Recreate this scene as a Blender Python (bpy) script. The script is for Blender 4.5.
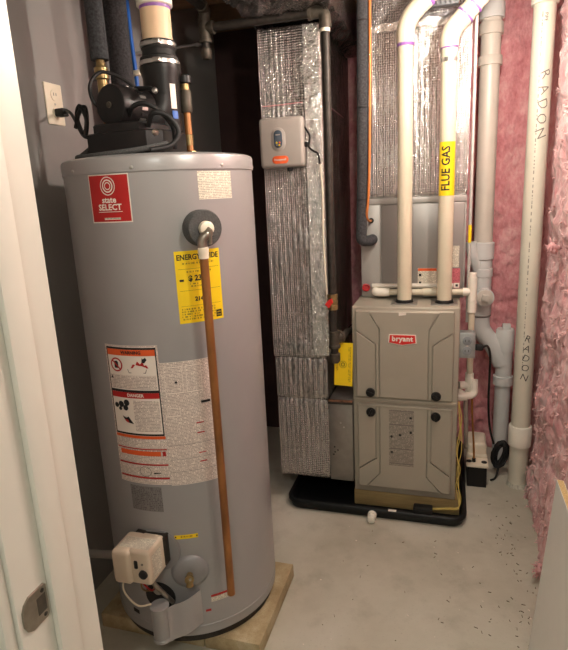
import bpy, bmesh, math, random
from mathutils import Vector, Matrix, noise
random.seed(11)
S = bpy.context.scene
for o in list(bpy.data.objects): bpy.data.objects.remove(o)
COL = S.collection
PI = math.pi

# ------------------------------------------------------------------ camera, world, exposure
cd = bpy.data.cameras.new('camera'); cam = bpy.data.objects.new('camera', cd); COL.objects.link(cam)
cd.sensor_fit = 'VERTICAL'; cd.sensor_height = 24.0; cd.lens = 547.3 * 24.0 / 650.0
cd.clip_start = 0.02
cam.matrix_world = (Matrix.Translation((0, 0, 1.446)) @ Matrix.Rotation(math.radians(17.156), 4, 'Z')
                    @ Matrix.Rotation(math.radians(90 - 13.613), 4, 'X') @ Matrix.Rotation(math.radians(-2.778), 4, 'Z'))
S.camera = cam
W = bpy.data.worlds.new('world'); S.world = W; W.use_nodes = True
W.node_tree.nodes['Background'].inputs[0].default_value = (0.02, 0.02, 0.022, 1)
W.node_tree.nodes['Background'].inputs[1].default_value = 1.0
S.view_settings.view_transform = 'Standard'; S.view_settings.look = 'None'
S.view_settings.gamma = 1.0; S.view_settings.use_curve_mapping = False
S.view_settings.exposure = 1.45
BULBS = (Vector((0.15, 1.88, 2.02)), Vector((-0.12, 1.05, 1.88))); BULB_COL = (1.0, 0.93, 0.81); BULB_STRENGTH = (218.0, 98.0)
HALL_POS = Vector((0.15, -0.75, 2.44)); HALL_COL = (0.97, 1.0, 0.93); HALL_STRENGTH = 17.0

# ------------------------------------------------------------------ materials
def lin(c):
    return tuple(((x / 255.0 + 0.055) / 1.055) ** 2.4 if x > 10 else x / 255.0 / 12.92 for x in c)
MC = {}
class NT:
    def __init__(s, name):
        s.m = bpy.data.materials.new(name); s.m.use_nodes = True
        s.t = s.m.node_tree; s.p = s.t.nodes['Principled BSDF']
    def n(s, ty, **k):
        x = s.t.nodes.new(ty)
        for a, b in k.items(): setattr(x, a, b)
        return x
    def l(s, a, b): s.t.links.new(a, b)
    def math(s, op, a, b=None, c=None):
        x = s.n('ShaderNodeMath', operation=op)
        for i, v in enumerate((a, b, c)):
            if v is None: continue
            if isinstance(v, (int, float)): x.inputs[i].default_value = v
            else: s.l(v, x.inputs[i])
        return x.outputs[0]
    def noise(s, vec, scale, detail=3, rough=0.55):
        x = s.n('ShaderNodeTexNoise'); x.inputs['Scale'].default_value = scale
        x.inputs['Detail'].default_value = detail; x.inputs['Roughness'].default_value = rough
        if vec: s.l(vec, x.inputs['Vector'])
        return x.outputs['Fac']
    def ramp(s, fac, stops):
        x = s.n('ShaderNodeValToRGB'); e = x.color_ramp.elements
        while len(e) < len(stops): e.new(0.5)
        for k, (p, c) in enumerate(stops):
            e[k].position = p; e[k].color = (*c[:3], 1)
        s.l(fac, x.inputs[0]); return x.outputs[0]
    def mix(s, fac, a, b):
        x = s.n('ShaderNodeMix', data_type='RGBA')
        if isinstance(fac, (int, float)): x.inputs[0].default_value = fac
        else: s.l(fac, x.inputs[0])
        for i, v in ((6, a), (7, b)):
            if isinstance(v, tuple): x.inputs[i].default_value = (*v[:3], 1)
            else: s.l(v, x.inputs[i])
        return x.outputs[2]
    def bump(s, h, strength, dist):
        x = s.n('ShaderNodeBump'); x.inputs['Strength'].default_value = strength
        x.inputs['Distance'].default_value = dist; s.l(h, x.inputs['Height'])
        s.l(x.outputs[0], s.p.inputs['Normal'])
    def obj(s): return s.n('ShaderNodeTexCoord').outputs['Object']
    def uv(s): return s.n('ShaderNodeTexCoord').outputs['UV']
    def set(s, rough=0.5, metal=0.0, coat=0.0, spec=None):
        s.p.inputs['Roughness'].default_value = rough; s.p.inputs['Metallic'].default_value = metal
        s.p.inputs['Coat Weight'].default_value = coat
        if spec is not None: s.p.inputs['Specular IOR Level'].default_value = spec

def mat(name, col, rough=0.5, metal=0.0, var=0.12, vs=25, bump=0.0, bs=120, bd=0.002, coat=0.0, stretch=None, spec=None):
    if name in MC: return MC[name]
    k = NT(name); c = lin(col); v = k.obj()
    if stretch:
        mp = k.n('ShaderNodeMapping'); mp.inputs['Scale'].default_value = stretch; k.l(v, mp.inputs[0]); v = mp.outputs[0]
    f = k.noise(v, vs, 4)
    k.l(k.ramp(f, [(0.3, tuple(x * (1 - var) for x in c)), (0.7, tuple(min(1, x * (1 + var)) for x in c))]), k.p.inputs['Base Color'])
    k.set(rough, metal, coat, spec)
    if bump: k.bump(k.noise(v, bs, 3), bump, bd)
    MC[name] = k.m; return k.m

def print_mat(name, paper, ink, line=0.004, word=500.0, cover=0.5, para=6):
    """flat fine print: rows of broken dark dashes on paper, in metres of the label's UV"""
    if name in MC: return MC[name]
    k = NT(name); sx = k.n('ShaderNodeSeparateXYZ'); k.l(k.uv(), sx.inputs[0])
    row = k.math('DIVIDE', sx.outputs[1], line)
    fr = k.math('FRACT', row); fl = k.math('FLOOR', row)
    inrow = k.math('MULTIPLY', k.math('GREATER_THAN', fr, 0.35), k.math('LESS_THAN', k.math('FRACT', k.math('DIVIDE', fl, para)), 1 - 0.9 / para))
    cv = k.n('ShaderNodeCombineXYZ'); k.l(k.math('MULTIPLY', sx.outputs[0], word), cv.inputs[0]); k.l(k.math('MULTIPLY', fl, 7.31), cv.inputs[1])
    nz = k.noise(cv.outputs[0], 1.0, 1)
    w = k.math('MULTIPLY', inrow, k.math('GREATER_THAN', nz, 1 - cover))
    k.l(k.mix(k.math('MULTIPLY', w, 0.75), lin(paper), lin(ink)), k.p.inputs['Base Color'])
    k.set(0.55); MC[name] = k.m; return k.m

def concrete_mat():
    k = NT('concrete_floor'); v = k.obj()
    a = k.noise(v, 1.7, 5, 0.6); b = k.noise(v, 9, 5, 0.6); c = k.noise(v, 140, 3)
    col = k.ramp(a, [(0.3, lin((166, 160, 143))), (0.5, lin((190, 185, 169))), (0.72, lin((204, 200, 187)))])
    col2 = k.mix(k.math('MULTIPLY', k.ramp(b, [(0.52, (0, 0, 0)), (0.75, (1, 1, 1))]), 0.28), col, lin((120, 112, 94)))
    col3 = k.mix(k.math('MULTIPLY', k.ramp(c, [(0.62, (0, 0, 0)), (0.72, (1, 1, 1))]), 0.25), col2, lin((110, 102, 90)))
    k.l(col3, k.p.inputs['Base Color'])
    k.l(k.math('ADD', k.math('MULTIPLY', b, 0.3), 0.42), k.p.inputs['Roughness'])
    k.bump(k.math('ADD', k.math('MULTIPLY', b, 0.6), c), 0.25, 0.002); return k.m
def paver_mat():
    k = NT('paver_concrete'); v = k.obj()
    a = k.noise(v, 14, 5, 0.65); c = k.noise(v, 260, 3)
    col = k.ramp(a, [(0.3, lin((150, 128, 92))), (0.55, lin((178, 160, 124))), (0.75, lin((196, 182, 150)))])
    k.l(k.mix(k.math('MULTIPLY', k.ramp(c, [(0.55, (0, 0, 0)), (0.7, (1, 1, 1))]), 0.35), col, lin((122, 104, 78))), k.p.inputs['Base Color'])
    k.set(0.9); k.bump(k.math('ADD', a, c), 0.6, 0.003); return k.m
def wool_mat(name, cols, coat=0.0, rough=0.85, bs=1.0):
    k = NT(name); v = k.obj()
    mp = k.n('ShaderNodeMapping'); mp.inputs['Scale'].default_value = (1, 1, 0.55); k.l(v, mp.inputs[0])
    a = k.noise(mp.outputs[0], 11, 6, 0.62); b = k.noise(mp.outputs[0], 60, 6, 0.7)
    f = k.math('ADD', k.math('MULTIPLY', a, 0.6), k.math('MULTIPLY', b, 0.4))
    k.l(k.ramp(f, [(0.36, lin(cols[0])), (0.5, lin(cols[1])), (0.64, lin(cols[2]))]), k.p.inputs['Base Color'])
    k.set(rough, 0, coat); k.p.inputs['Sheen Weight'].default_value = 0.25
    k.p.inputs['Coat Roughness'].default_value = 0.3
    w = k.n('ShaderNodeTexVoronoi'); w.feature = 'SMOOTH_F1'; w.inputs['Scale'].default_value = 38
    ad = k.n('ShaderNodeVectorMath', operation='ADD'); k.l(mp.outputs[0], ad.inputs[0])
    nn = k.n('ShaderNodeTexNoise'); nn.inputs['Scale'].default_value = 20; k.l(mp.outputs[0], nn.inputs['Vector'])
    sc = k.n('ShaderNodeVectorMath', operation='SCALE'); sc.inputs['Scale'].default_value = 0.08
    k.l(nn.outputs['Color'], sc.inputs[0]); k.l(sc.outputs[0], ad.inputs[1]); k.l(ad.outputs[0], w.inputs['Vector'])
    k.bump(k.math('ADD', k.math('MULTIPLY', w.outputs['Distance'], 0.8), k.math('MULTIPLY', b, 0.9)), 0.8 * bs, 0.012); return k.m
def foil_mat(name='bubble_foil', dots=True, rough=0.19, col=(196, 193, 190), crum=1.0):
    k = NT(name); v = k.obj()
    k.p.inputs['Base Color'].default_value = (*lin(col), 1)
    k.set(rough, 1.0)
    cr = k.noise(v, 70, 5, 0.65)
    h = k.math('MULTIPLY', cr, 0.8 * crum)
    if dots:
        w = k.n('ShaderNodeTexVoronoi'); w.inputs['Scale'].default_value = 105; w.inputs['Randomness'].default_value = 0.25; k.l(v, w.inputs['Vector'])
        h = k.math('ADD', h, k.math('MULTIPLY', k.math('MINIMUM', w.outputs['Distance'], 0.45), -1.7))
    k.bump(h, 0.8, 0.007); return k.m

M_floor = concrete_mat(); M_paver = paver_mat()
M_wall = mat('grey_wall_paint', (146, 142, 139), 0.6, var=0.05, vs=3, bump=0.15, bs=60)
M_darkwall = mat('dark_brown_wall', (74, 52, 50), 0.9, var=0.2, vs=6)  # plain dark brown, no set material; back wall shows it left of the batts
M_white = mat('white_trim_paint', (224, 219, 207), 0.35, var=0.02, vs=8)
M_hall = mat('hall_paint', (225, 222, 214), 0.7, var=0.03)
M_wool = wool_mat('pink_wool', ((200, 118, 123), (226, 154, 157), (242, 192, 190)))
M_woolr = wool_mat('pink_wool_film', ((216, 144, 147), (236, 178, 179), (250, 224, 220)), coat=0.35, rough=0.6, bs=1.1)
M_wood = mat('joist_wood', (120, 92, 66), 0.8, var=0.2, vs=12, stretch=(1, 8, 8))
M_lumber = mat('pine_lumber', (158, 136, 90), 0.75, var=0.18, vs=10, stretch=(1, 14, 14))
M_foil = foil_mat(); M_tape = foil_mat('foil_tape', False, 0.16, (232, 230, 226), 1.5)
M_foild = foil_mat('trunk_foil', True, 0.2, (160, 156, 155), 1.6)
M_galv = mat('galvanised_steel', (150, 146, 140), 0.42, 0.75, var=0.12, vs=18)
M_tank = mat('tank_grey_enamel', (158, 156, 155), 0.33, 0.15, var=0.03, vs=5, coat=0.15)
M_tankd = mat('tank_grey_dish', (140, 138, 138), 0.4, 0.1, var=0.05, vs=12)
M_furn = mat('furnace_taupe_paint', (170, 163, 148), 0.42, 0.25, var=0.03, vs=6)
M_coil = mat('coil_case_grey', (168, 165, 160), 0.4, 0.2, var=0.03, vs=4)
M_black = mat('black_plastic', (25, 23, 23), 0.4, var=0.15, spec=0.3)
M_rub = mat('black_rubber', (22, 21, 21), 0.6, var=0.2)
M_pan = mat('black_pan_plastic', (21, 22, 23), 0.45, var=0.3, vs=30, spec=0.3)
M_foam = mat('black_foam', (60, 60, 62), 0.95, var=0.5, vs=140, bump=0.4, bs=300)
M_gfoam = mat('grey_foam', (80, 80, 79), 0.95, var=0.3, vs=240, bump=0.4, bs=300)
M_pvc = mat('cream_pvc', (210, 200, 176), 0.35, var=0.03, vs=14, coat=0.1)
M_pvcw = mat('white_pvc', (236, 230, 216), 0.35, var=0.03, vs=14)
M_pvch = mat('heater_vent_pvc', (226, 196, 160), 0.4, var=0.03, vs=14)
M_pvcg = mat('grey_pvc', (206, 198, 186), 0.35, var=0.03, vs=14)
M_pvcg2 = mat('grey_pvc_fitting', (214, 214, 211), 0.35, var=0.03, vs=14)
M_primer = mat('purple_primer', (140, 92, 168), 0.4, var=0.35, vs=60)
M_copper = mat('aged_copper', (158, 104, 58), 0.42, 0.45, var=0.35, vs=22, stretch=(1, 1, .35))
M_brass = mat('brass', (158, 134, 92), 0.38, 0.8, var=0.2, vs=50)
M_iron = mat('black_iron', (58, 53, 48), 0.5, 0.5, var=0.3, vs=40)
M_malle = mat('malleable_fitting', (84, 77, 67), 0.5, 0.5, var=0.25, vs=60)
M_steel = mat('stainless', (190, 188, 184), 0.3, 0.95, var=0.1, vs=50)
M_chrome = mat('worn_chrome', (160, 150, 138), 0.3, 0.9, var=0.2, vs=40)
M_blue = mat('blue_pex', (24, 92, 178), 0.4, var=0.06)
M_orange = mat('orange_copper_line', (214, 128, 66), 0.4, 0.3, var=0.15, vs=30)
M_beige = mat('beige_plastic', (214, 198, 176), 0.45, var=0.03)
M_ivory = mat('ivory_plastic', (238, 226, 204), 0.4, var=0.03)
M_yel = mat('yellow_print', (248, 212, 20), 0.5, var=0.03)
M_yelw = mat('yellow_wire', (206, 182, 96), 0.5, var=0.1)
M_red = mat('red_print', (180, 24, 22), 0.4, var=0.06)
M_badge = mat('red_badge', (214, 44, 40), 0.35, var=0.03)
M_oran = mat('orange_print', (226, 92, 36), 0.5, var=0.03)
M_ink = mat('black_ink', (24, 22, 22), 0.6, var=0.05)
M_inkg = mat('grey_ink', (120, 112, 104), 0.6, var=0.1)
M_paper = mat('white_paper', (236, 226, 214), 0.55, var=0.02)
M_ctl = mat('control_grey_plastic', (168, 160, 152), 0.45, var=0.02)
M_slate = mat('slate_window', (72, 82, 94), 0.25, var=0.05)
M_box = mat('grey_box_steel', (170, 174, 174), 0.35, 0.6, var=0.12, vs=40)
M_vinyl = mat('clear_hose', (190, 180, 168), 0.3, var=0.1)
M_amber = mat('amber_tube', (170, 112, 42), 0.4, var=0.2)
M_mel = mat('white_melamine', (240, 237, 230), 0.4, var=0.01)
M_chip = mat('particle_core', (206, 176, 124), 0.85, var=0.25, vs=220)
M_fine = print_mat('fine_print', (238, 226, 214), (150, 132, 124), 0.0044, 420, 0.58, 7)
M_fine2 = print_mat('fine_print_cream', (238, 230, 210), (140, 132, 118), 0.0044, 420, 0.58, 8)
M_finet = print_mat('fine_print_taupe', (172, 164, 150), (78, 72, 66), 0.006, 300, 0.6, 6)
M_finedk = print_mat('rating_print', (128, 124, 122), (74, 70, 70), 0.006, 300, 0.5, 5)
M_finey = print_mat('yellow_fine_print', (246, 208, 24), (90, 78, 20), 0.007, 260, 0.5, 4)
M_stamp = print_mat('pipe_stamp', (220, 214, 197), (110, 104, 94), 0.02, 70, 0.5, 40)
def emit(m, col, st):
    p = m.node_tree.nodes['Principled BSDF']; p.inputs['Base Color'].default_value = (1, 1, 1, 1)
    p.inputs['Emission Color'].default_value = (*col, 1); p.inputs['Emission Strength'].default_value = st
M_lenses = []
for st_ in BULB_STRENGTH:
    M_lens = bpy.data.materials.new('bulb_glow'); M_lens.use_nodes = True; emit(M_lens, BULB_COL, st_); M_lenses.append(M_lens)
M_hlens = bpy.data.materials.new('hall_lamp_glow'); M_hlens.use_nodes = True; emit(M_hlens, HALL_COL, HALL_STRENGTH)

# ------------------------------------------------------------------ mesh helpers (all in world coordinates)
def V(*a): return Vector(a)
class MB:
    def __init__(s): s.bm = bmesh.new()
    def uvl(s): return s.bm.loops.layers.uv.verify()
    def box(s, x0, x1, y0, y1, z0, z1, bev=0.0, seg=2, M=None):
        r = bmesh.ops.create_cube(s.bm, size=1.0); vs = r['verts']
        for v in vs:
            v.co = Vector(((x0 + x1) / 2 + v.co.x * (x1 - x0), (y0 + y1) / 2 + v.co.y * (y1 - y0), (z0 + z1) / 2 + v.co.z * (z1 - z0)))
        if bev:
            es = list({e for v in vs for e in v.link_edges})
            r = bmesh.ops.bevel(s.bm, geom=es, offset=bev, segments=seg, profile=0.5, affect='EDGES')
            vs = list({v for f in r['faces'] for v in f.verts} | {v for v in vs if v.is_valid})
        if M is not None:
            for v in vs: v.co = M @ v.co
        return s
    def ring(s, c, d, r, seg, ref=None):
        d = d.normalized()
        if ref is None: ref = Vector((0, 0, 1)) if abs(d.z) < 0.9 else Vector((1, 0, 0))
        u = (ref - d * ref.dot(d)).normalized(); w = d.cross(u)
        return [s.bm.verts.new(c + (u * math.cos(2 * PI * i / seg) + w * math.sin(2 * PI * i / seg)) * r) for i in range(seg)], u
    def skin(s, rings, caps=True):
        n = len(rings[0])
        for a, b in zip(rings[:-1], rings[1:]):
            for i in range(n):
                s.bm.faces.new((a[i], a[(i + 1) % n], b[(i + 1) % n], b[i]))
        if caps:
            s.bm.faces.new(list(reversed(rings[0]))); s.bm.faces.new(rings[-1])
        return s
    def lathe(s, o, d, prof, seg=28, caps=True):
        """prof: (distance along d, radius)"""
        o = Vector(o); d = Vector(d).normalized()
        return s.skin([s.ring(o + d * t, d, max(r, 1e-4), seg)[0] for t, r in prof], caps)
    def cyl(s, a, b, r, r2=None, seg=24, caps=True):
        a = Vector(a); b = Vector(b); L = (b - a).length
        return s.lathe(a, b - a, [(0, r), (L, r if r2 is None else r2)], seg, caps)
    def ccyl(s, a, b, r, ch=0.002, seg=24):
        a = Vector(a); b = Vector(b); L = (b - a).length
        return s.lathe(a, b - a, [(0, r - ch), (ch, r), (L - ch, r), (L, r - ch)], seg)
    def tube(s, pts, r, seg=14, caps=True):
        pts = [Vector(p) for p in pts]; n = len(pts); rr = r if isinstance(r, (list, tuple)) else [r] * n
        ref = None; rings = []
        for i, p in enumerate(pts):
            d = (pts[min(i + 1, n - 1)] - pts[max(i - 1, 0)]).normalized()
            ring, ref = s.ring(p, d, rr[i], seg, ref if ref is None or abs(ref.dot(d)) < 0.95 else None)
            rings.append(ring)
        return s.skin(rings, caps)
    def prism(s, poly, o, u, v, n, depth, ch=0.0):
        """polygon in (u,v) at o, raised by depth along n, with a chamfered rim"""
        o, u, v, n = map(Vector, (o, u, v, n))
        cx = sum(p[0] for p in poly) / len(poly); cy = sum(p[1] for p in poly) / len(poly)
        def pt(p, k, h):
            dx, dy = cx - p[0], cy - p[1]; L = math.hypot(dx, dy) or 1
            return s.bm.verts.new(o + u * (p[0] + dx / L * k) + v * (p[1] + dy / L * k) + n * h)
        a = [pt(p, 0, 0) for p in poly]; b = [pt(p, 0, depth - ch) for p in poly]; rs = [a, b]
        if ch: rs.append([pt(p, ch * 1.4, depth) for p in poly])
        return s.skin(rs)
    def grid(s, f, nu, nv, w=1.0, h=1.0):
        uv = s.uvl(); P = [[s.bm.verts.new(f(i / nu, j / nv)) for j in range(nv + 1)] for i in range(nu + 1)]
        for i in range(nu):
            for j in range(nv):
                fc = s.bm.faces.new((P[i][j], P[i + 1][j], P[i + 1][j + 1], P[i][j + 1]))
                for lp, (a, b) in zip(fc.loops, ((i, j), (i + 1, j), (i + 1, j + 1), (i, j + 1))):
                    lp[uv].uv = (a / nu * w, b / nv * h)
        return s
    def slab(s, f, g, nu, nv):
        """front surface f and back surface g joined round the rim"""
        A = [[s.bm.verts.new(f(i / nu, j / nv)) for j in range(nv + 1)] for i in range(nu + 1)]
        B = [[s.bm.verts.new(g(i / nu, j / nv)) for j in range(nv + 1)] for i in range(nu + 1)]
        q = s.bm.faces.new
        for i in range(nu):
            for j in range(nv):
                q((A[i][j], A[i + 1][j], A[i + 1][j + 1], A[i][j + 1])); q((B[i][j], B[i][j + 1], B[i + 1][j + 1], B[i + 1][j]))
        for i in range(nu):
            q((A[i][0], B[i][0], B[i + 1][0], A[i + 1][0])); q((A[i][nv], A[i + 1][nv], B[i + 1][nv], B[i][nv]))
        for j in range(nv):
            q((A[0][j], A[0][j + 1], B[0][j + 1], B[0][j])); q((A[nu][j], B[nu][j], B[nu][j + 1], A[nu][j + 1]))
        return s
    def ball(s, c, r, sx=1, sy=1, sz=1, sub=2, jit=0):
        rr = bmesh.ops.create_icosphere(s.bm, subdivisions=sub, radius=1.0)
        for v in rr['verts']:
            k = 1 + (jit * noise.noise(v.co * 2.3 + Vector(c) * 9) if jit else 0)
            v.co = Vector(c) + Vector((v.co.x * r * sx, v.co.y * r * sy, v.co.z * r * sz)) * k
        return s

def bend(pts, r, n=7):
    """polyline with rounded corners"""
    pts = [Vector(p) for p in pts]; out = [pts[0]]
    for a, b, c in zip(pts[:-2], pts[1:-1], pts[2:]):
        d1 = (a - b); d2 = (c - b); k = min(r, d1.length * 0.49, d2.length * 0.49)
        p, q = b + d1.normalized() * k, b + d2.normalized() * k
        for i in range(n + 1):
            t = i / n; out.append(p * (1 - t) ** 2 + b * 2 * t * (1 - t) + q * t * t)
    out.append(pts[-1]); return out
def curve(pts, n=8):
    """Catmull-Rom through points"""
    pts = [Vector(p) for p in pts]; P = [pts[0] * 2 - pts[1]] + pts + [pts[-1] * 2 - pts[-2]]; out = []
    for i in range(1, len(P) - 2):
        for k in range(n):
            t = k / n; a, b, c, d = P[i - 1:i + 3]
            out.append(0.5 * ((2 * b) + (c - a) * t + (2 * a - 5 * b + 4 * c - d) * t * t + (3 * b - 3 * c + d - a) * t ** 3))
    out.append(pts[-1]); return out

ROOT = {}
def woff(o):
    while o is not None:
        if o in ROOT: return ROOT[o]
        o = o.parent
    return Vector((0, 0, 0))
def finish(me, smooth):
    if smooth:
        for p in me.polygons: p.use_smooth = True
        me.set_sharp_from_angle(angle=math.radians(smooth))
def part(name, b, m, parent, smooth=40, label=None, kind=None):
    bm = b.bm; bmesh.ops.recalc_face_normals(bm, faces=bm.faces) if not getattr(b, 'keep', False) else None
    off = woff(parent); bmesh.ops.translate(bm, verts=bm.verts, vec=-off)
    me = bpy.data.meshes.new(name); bm.to_mesh(me); bm.free(); me.materials.append(m); finish(me, smooth)
    o = bpy.data.objects.new(name, me); COL.objects.link(o); o.parent = parent
    if label: o['label'] = label
    if kind: o['kind'] = kind
    return o
def tag(o, label, cat, group=None, kind=None):
    o['label'] = label
    if cat: o['category'] = cat
    if group: o['group'] = group
    if kind: o['kind'] = kind
    return o
def thing(name, label, cat, loc, group=None):
    o = bpy.data.objects.new(name, None); COL.objects.link(o); o.location = loc; o.empty_display_size = 0.05
    ROOT[o] = Vector(loc); return tag(o, label, cat, group)
def single(name, b, m, label, cat, group=None, kind=None, smooth=40):
    bm = b.bm; bmesh.ops.recalc_face_normals(bm, faces=bm.faces)
    xs = [v.co for v in bm.verts]
    c = Vector(((min(v.x for v in xs) + max(v.x for v in xs)) / 2, (min(v.y for v in xs) + max(v.y for v in xs)) / 2, min(v.z for v in xs)))
    bmesh.ops.translate(bm, verts=bm.verts, vec=-c)
    me = bpy.data.meshes.new(name); bm.to_mesh(me); bm.free(); me.materials.append(m); finish(me, smooth)
    o = bpy.data.objects.new(name, me); COL.objects.link(o); o.location = c; ROOT[o] = c
    return tag(o, label, cat, group, kind)
def struct(name, b, m, label=None, smooth=0):
    o = single(name, b, m, label or name.replace('_', ' '), 'structure', smooth=smooth)
    del o['category']; o['kind'] = 'structure'
    if label is None: del o['label']
    return o
def lettering(s, size, f, m, parent, name='lettering', bold=0.0, cx=True, squash=1.0, spacing=1.0, fine=0.006):
    """flat print: glyph outlines mapped onto a surface by f(x, y)"""
    c = bpy.data.curves.new('t', 'FONT'); c.body = s; c.size = size; c.resolution_u = 2; c.offset = bold
    c.align_x = 'CENTER' if cx else 'LEFT'; c.align_y = 'CENTER'; c.space_character = spacing
    o = bpy.data.objects.new('t', c); COL.objects.link(o)
    bpy.context.view_layer.update()
    me = bpy.data.meshes.new_from_object(o.evaluated_get(bpy.context.evaluated_depsgraph_get()))
    bpy.data.objects.remove(o); bpy.data.curves.remove(c)
    off = woff(parent)
    if fine:
        tb = bmesh.new(); tb.from_mesh(me); bmesh.ops.triangulate(tb, faces=tb.faces)
        for k in range(5):
            es = [e for e in tb.edges if e.calc_length() > fine]
            if not es: break
            bmesh.ops.subdivide_edges(tb, edges=es, cuts=1); bmesh.ops.triangulate(tb, faces=tb.faces)
        tb.to_mesh(me); tb.free()
    for v in me.vertices: v.co = f(v.co.x * squash, v.co.y) - off
    me.materials.clear(); me.materials.append(m); me.name = name
    ob = bpy.data.objects.new(name, me); COL.objects.link(ob); ob.parent = parent; return ob
def flat(o, u, v, n=Vector((0, 0, 0)), h=0.0):
    o, u, v, n = Vector(o), Vector(u), Vector(v), Vector(n)
    return lambda x, y: o + u * x + v * y + n * h

# ------------------------------------------------------------------ the setting
XL, XR, YB, YF, ZC = -1.27, 0.41, 3.06, 0.66, 2.46
struct('floor', MB().box(-1.7, 1.5, -1.9, 3.3, -0.1, 0.0), M_floor)
ceil = struct('ceiling', MB().box(-1.7, 1.5, -1.9, 3.3, ZC, ZC + 0.05), M_hall)
y = 0.85
while y < 3.0:
    part('joist', MB().box(XL, XR + 0.1, y - 0.02, y + 0.02, ZC - 0.19, ZC, 0.002), M_wood, ceil, 0); y += 0.41
struct('wall_left', MB().box(XL - 0.1, XL, YF, YB + 0.1, 0, ZC), M_wall)
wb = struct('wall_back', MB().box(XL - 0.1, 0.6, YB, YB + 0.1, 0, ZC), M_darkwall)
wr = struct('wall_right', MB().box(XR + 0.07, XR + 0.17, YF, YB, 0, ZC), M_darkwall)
WOOLF = []
def wool(name, parent, m, o, u, n, w, h, t, amp, res, seed, lean=0.0):
    o, u, n = Vector(o), Vector(u), Vector(n); nu, nv = max(4, int(w / res)), int(h / res)
    def f(a, b):
        p = o + u * (a * w) + Vector((0, 0, b * h))
        q = Vector((p.x, p.y, p.z * 0.7)) + Vector((seed, 0, 0))
        d = noise.fractal(q * 7, 0.9, 2.1, 4) * amp + abs(noise.noise(q * 19)) * amp * 0.7 + noise.noise(q * 47) * amp * 0.35
        ed = min(a, 1 - a) * w; d -= 0.02 * math.exp(-ed / 0.018)
        if lean: d += lean * math.exp(-b * h / 0.35)
        return p + n * (t + d)
    def g(a, b): return o + u * (a * w) + Vector((0, 0, b * h))
    WOOLF.append((f, n))
    return part(name, MB().slab(f, g, nu, nv), m, parent, 180)
for i, (a, b) in enumerate(((-0.60, -0.24), (-0.24, 0.12), (0.12, 0.48))):
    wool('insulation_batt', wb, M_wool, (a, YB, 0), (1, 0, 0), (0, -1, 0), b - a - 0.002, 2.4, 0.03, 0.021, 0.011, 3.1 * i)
for i, (a, b) in enumerate(((0.75, 1.13), (1.13, 1.51), (1.51, 1.89), (1.89, 2.23), (2.23, 2.57), (2.57, 3.02))):
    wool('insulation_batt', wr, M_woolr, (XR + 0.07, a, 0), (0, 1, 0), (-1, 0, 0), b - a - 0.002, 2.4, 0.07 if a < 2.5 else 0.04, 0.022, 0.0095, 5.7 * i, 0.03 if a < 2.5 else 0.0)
# doorway wall, jamb and the hall behind the camera
JX = -0.56
struct('wall_front', MB().box(-1.7, JX - 0.02, 0.50, YF - 0.012, 0, ZC).box(0.30, 1.5, 0.50, YF - 0.012, 0, ZC).box(JX - 0.02, 0.30, 0.50, YF - 0.012, 2.06, ZC), M_hall)
struct('wall_hall_left', MB().box(-1.70, -1.6, -1.9, 0.5, 0, ZC), M_hall)
struct('wall_hall_right', MB().box(1.4, 1.5, -1.9, 0.5, 0, ZC), M_hall)
struct('wall_hall_back', MB().box(-1.6, 1.4, -1.9, -1.8, 0, ZC), M_hall)
dj = struct('door_1', MB().box(JX - 0.02, JX, 0.5, YF, 0, 2.06, 0.0015).box(0.28, 0.30, 0.5, YF, 0, 2.06, 0.0015).box(JX, 0.28, 0.5, YF, 2.04, 2.06, 0.001), M_white, 'white painted door frame at the left edge of the picture')
part('door_stop', MB().box(JX, JX + 0.011, 0.560, 0.603, 0, 2.04, 0.003), M_white, dj)
part('door_stop', MB().box(0.269, 0.28, 0.560, 0.603, 0, 2.04, 0.003), M_white, dj)
cs = MB()
for x0, x1, t in ((JX - 0.09, JX - 0.006, 0.016), (JX - 0.022, JX - 0.005, 0.021), (JX - 0.091, JX - 0.066, 0.022)):
    cs.box(x0, x1, 0.5 - t, 0.5, 0, 2.06, 0.004)
part('casing', cs, M_white, dj)
part('casing', MB().box(0.288, 0.35, 0.484, 0.5, 0, 2.06, 0.004), M_white, dj)
sp = MB(); zc = 0.880
poly = [(-0.018, -0.028)] + [(-0.028, -0.022), (-0.033, -0.012), (-0.034, 0.0), (-0.033, 0.012), (-0.028, 0.022), (-0.018, 0.028), (0.012, 0.028), (0.016, 0.024), (0.016, -0.024), (0.012, -0.028)]
sp.prism(poly, (JX, 0.541, zc), (0, 1, 0), (0, 0, 1), (1, 0, 0), 0.0025, 0.0006)
plate = part('strike_plate', sp, M_chrome, dj, 20, 'worn metal strike plate')
part('latch_hole', MB().box(JX + 0.0015, JX + 0.0029, 0.535, 0.553, zc - 0.014, zc + 0.014, 0.0006), M_malle, plate)
for s in (-1, 1):
    part('screw', MB().lathe((JX + 0.002, 0.548, zc + s * 0.020), (1, 0, 0), [(0, 0.0035), (0.0012, 0.0032), (0.0018, 0.0015)], 12), M_iron, plate)

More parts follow.
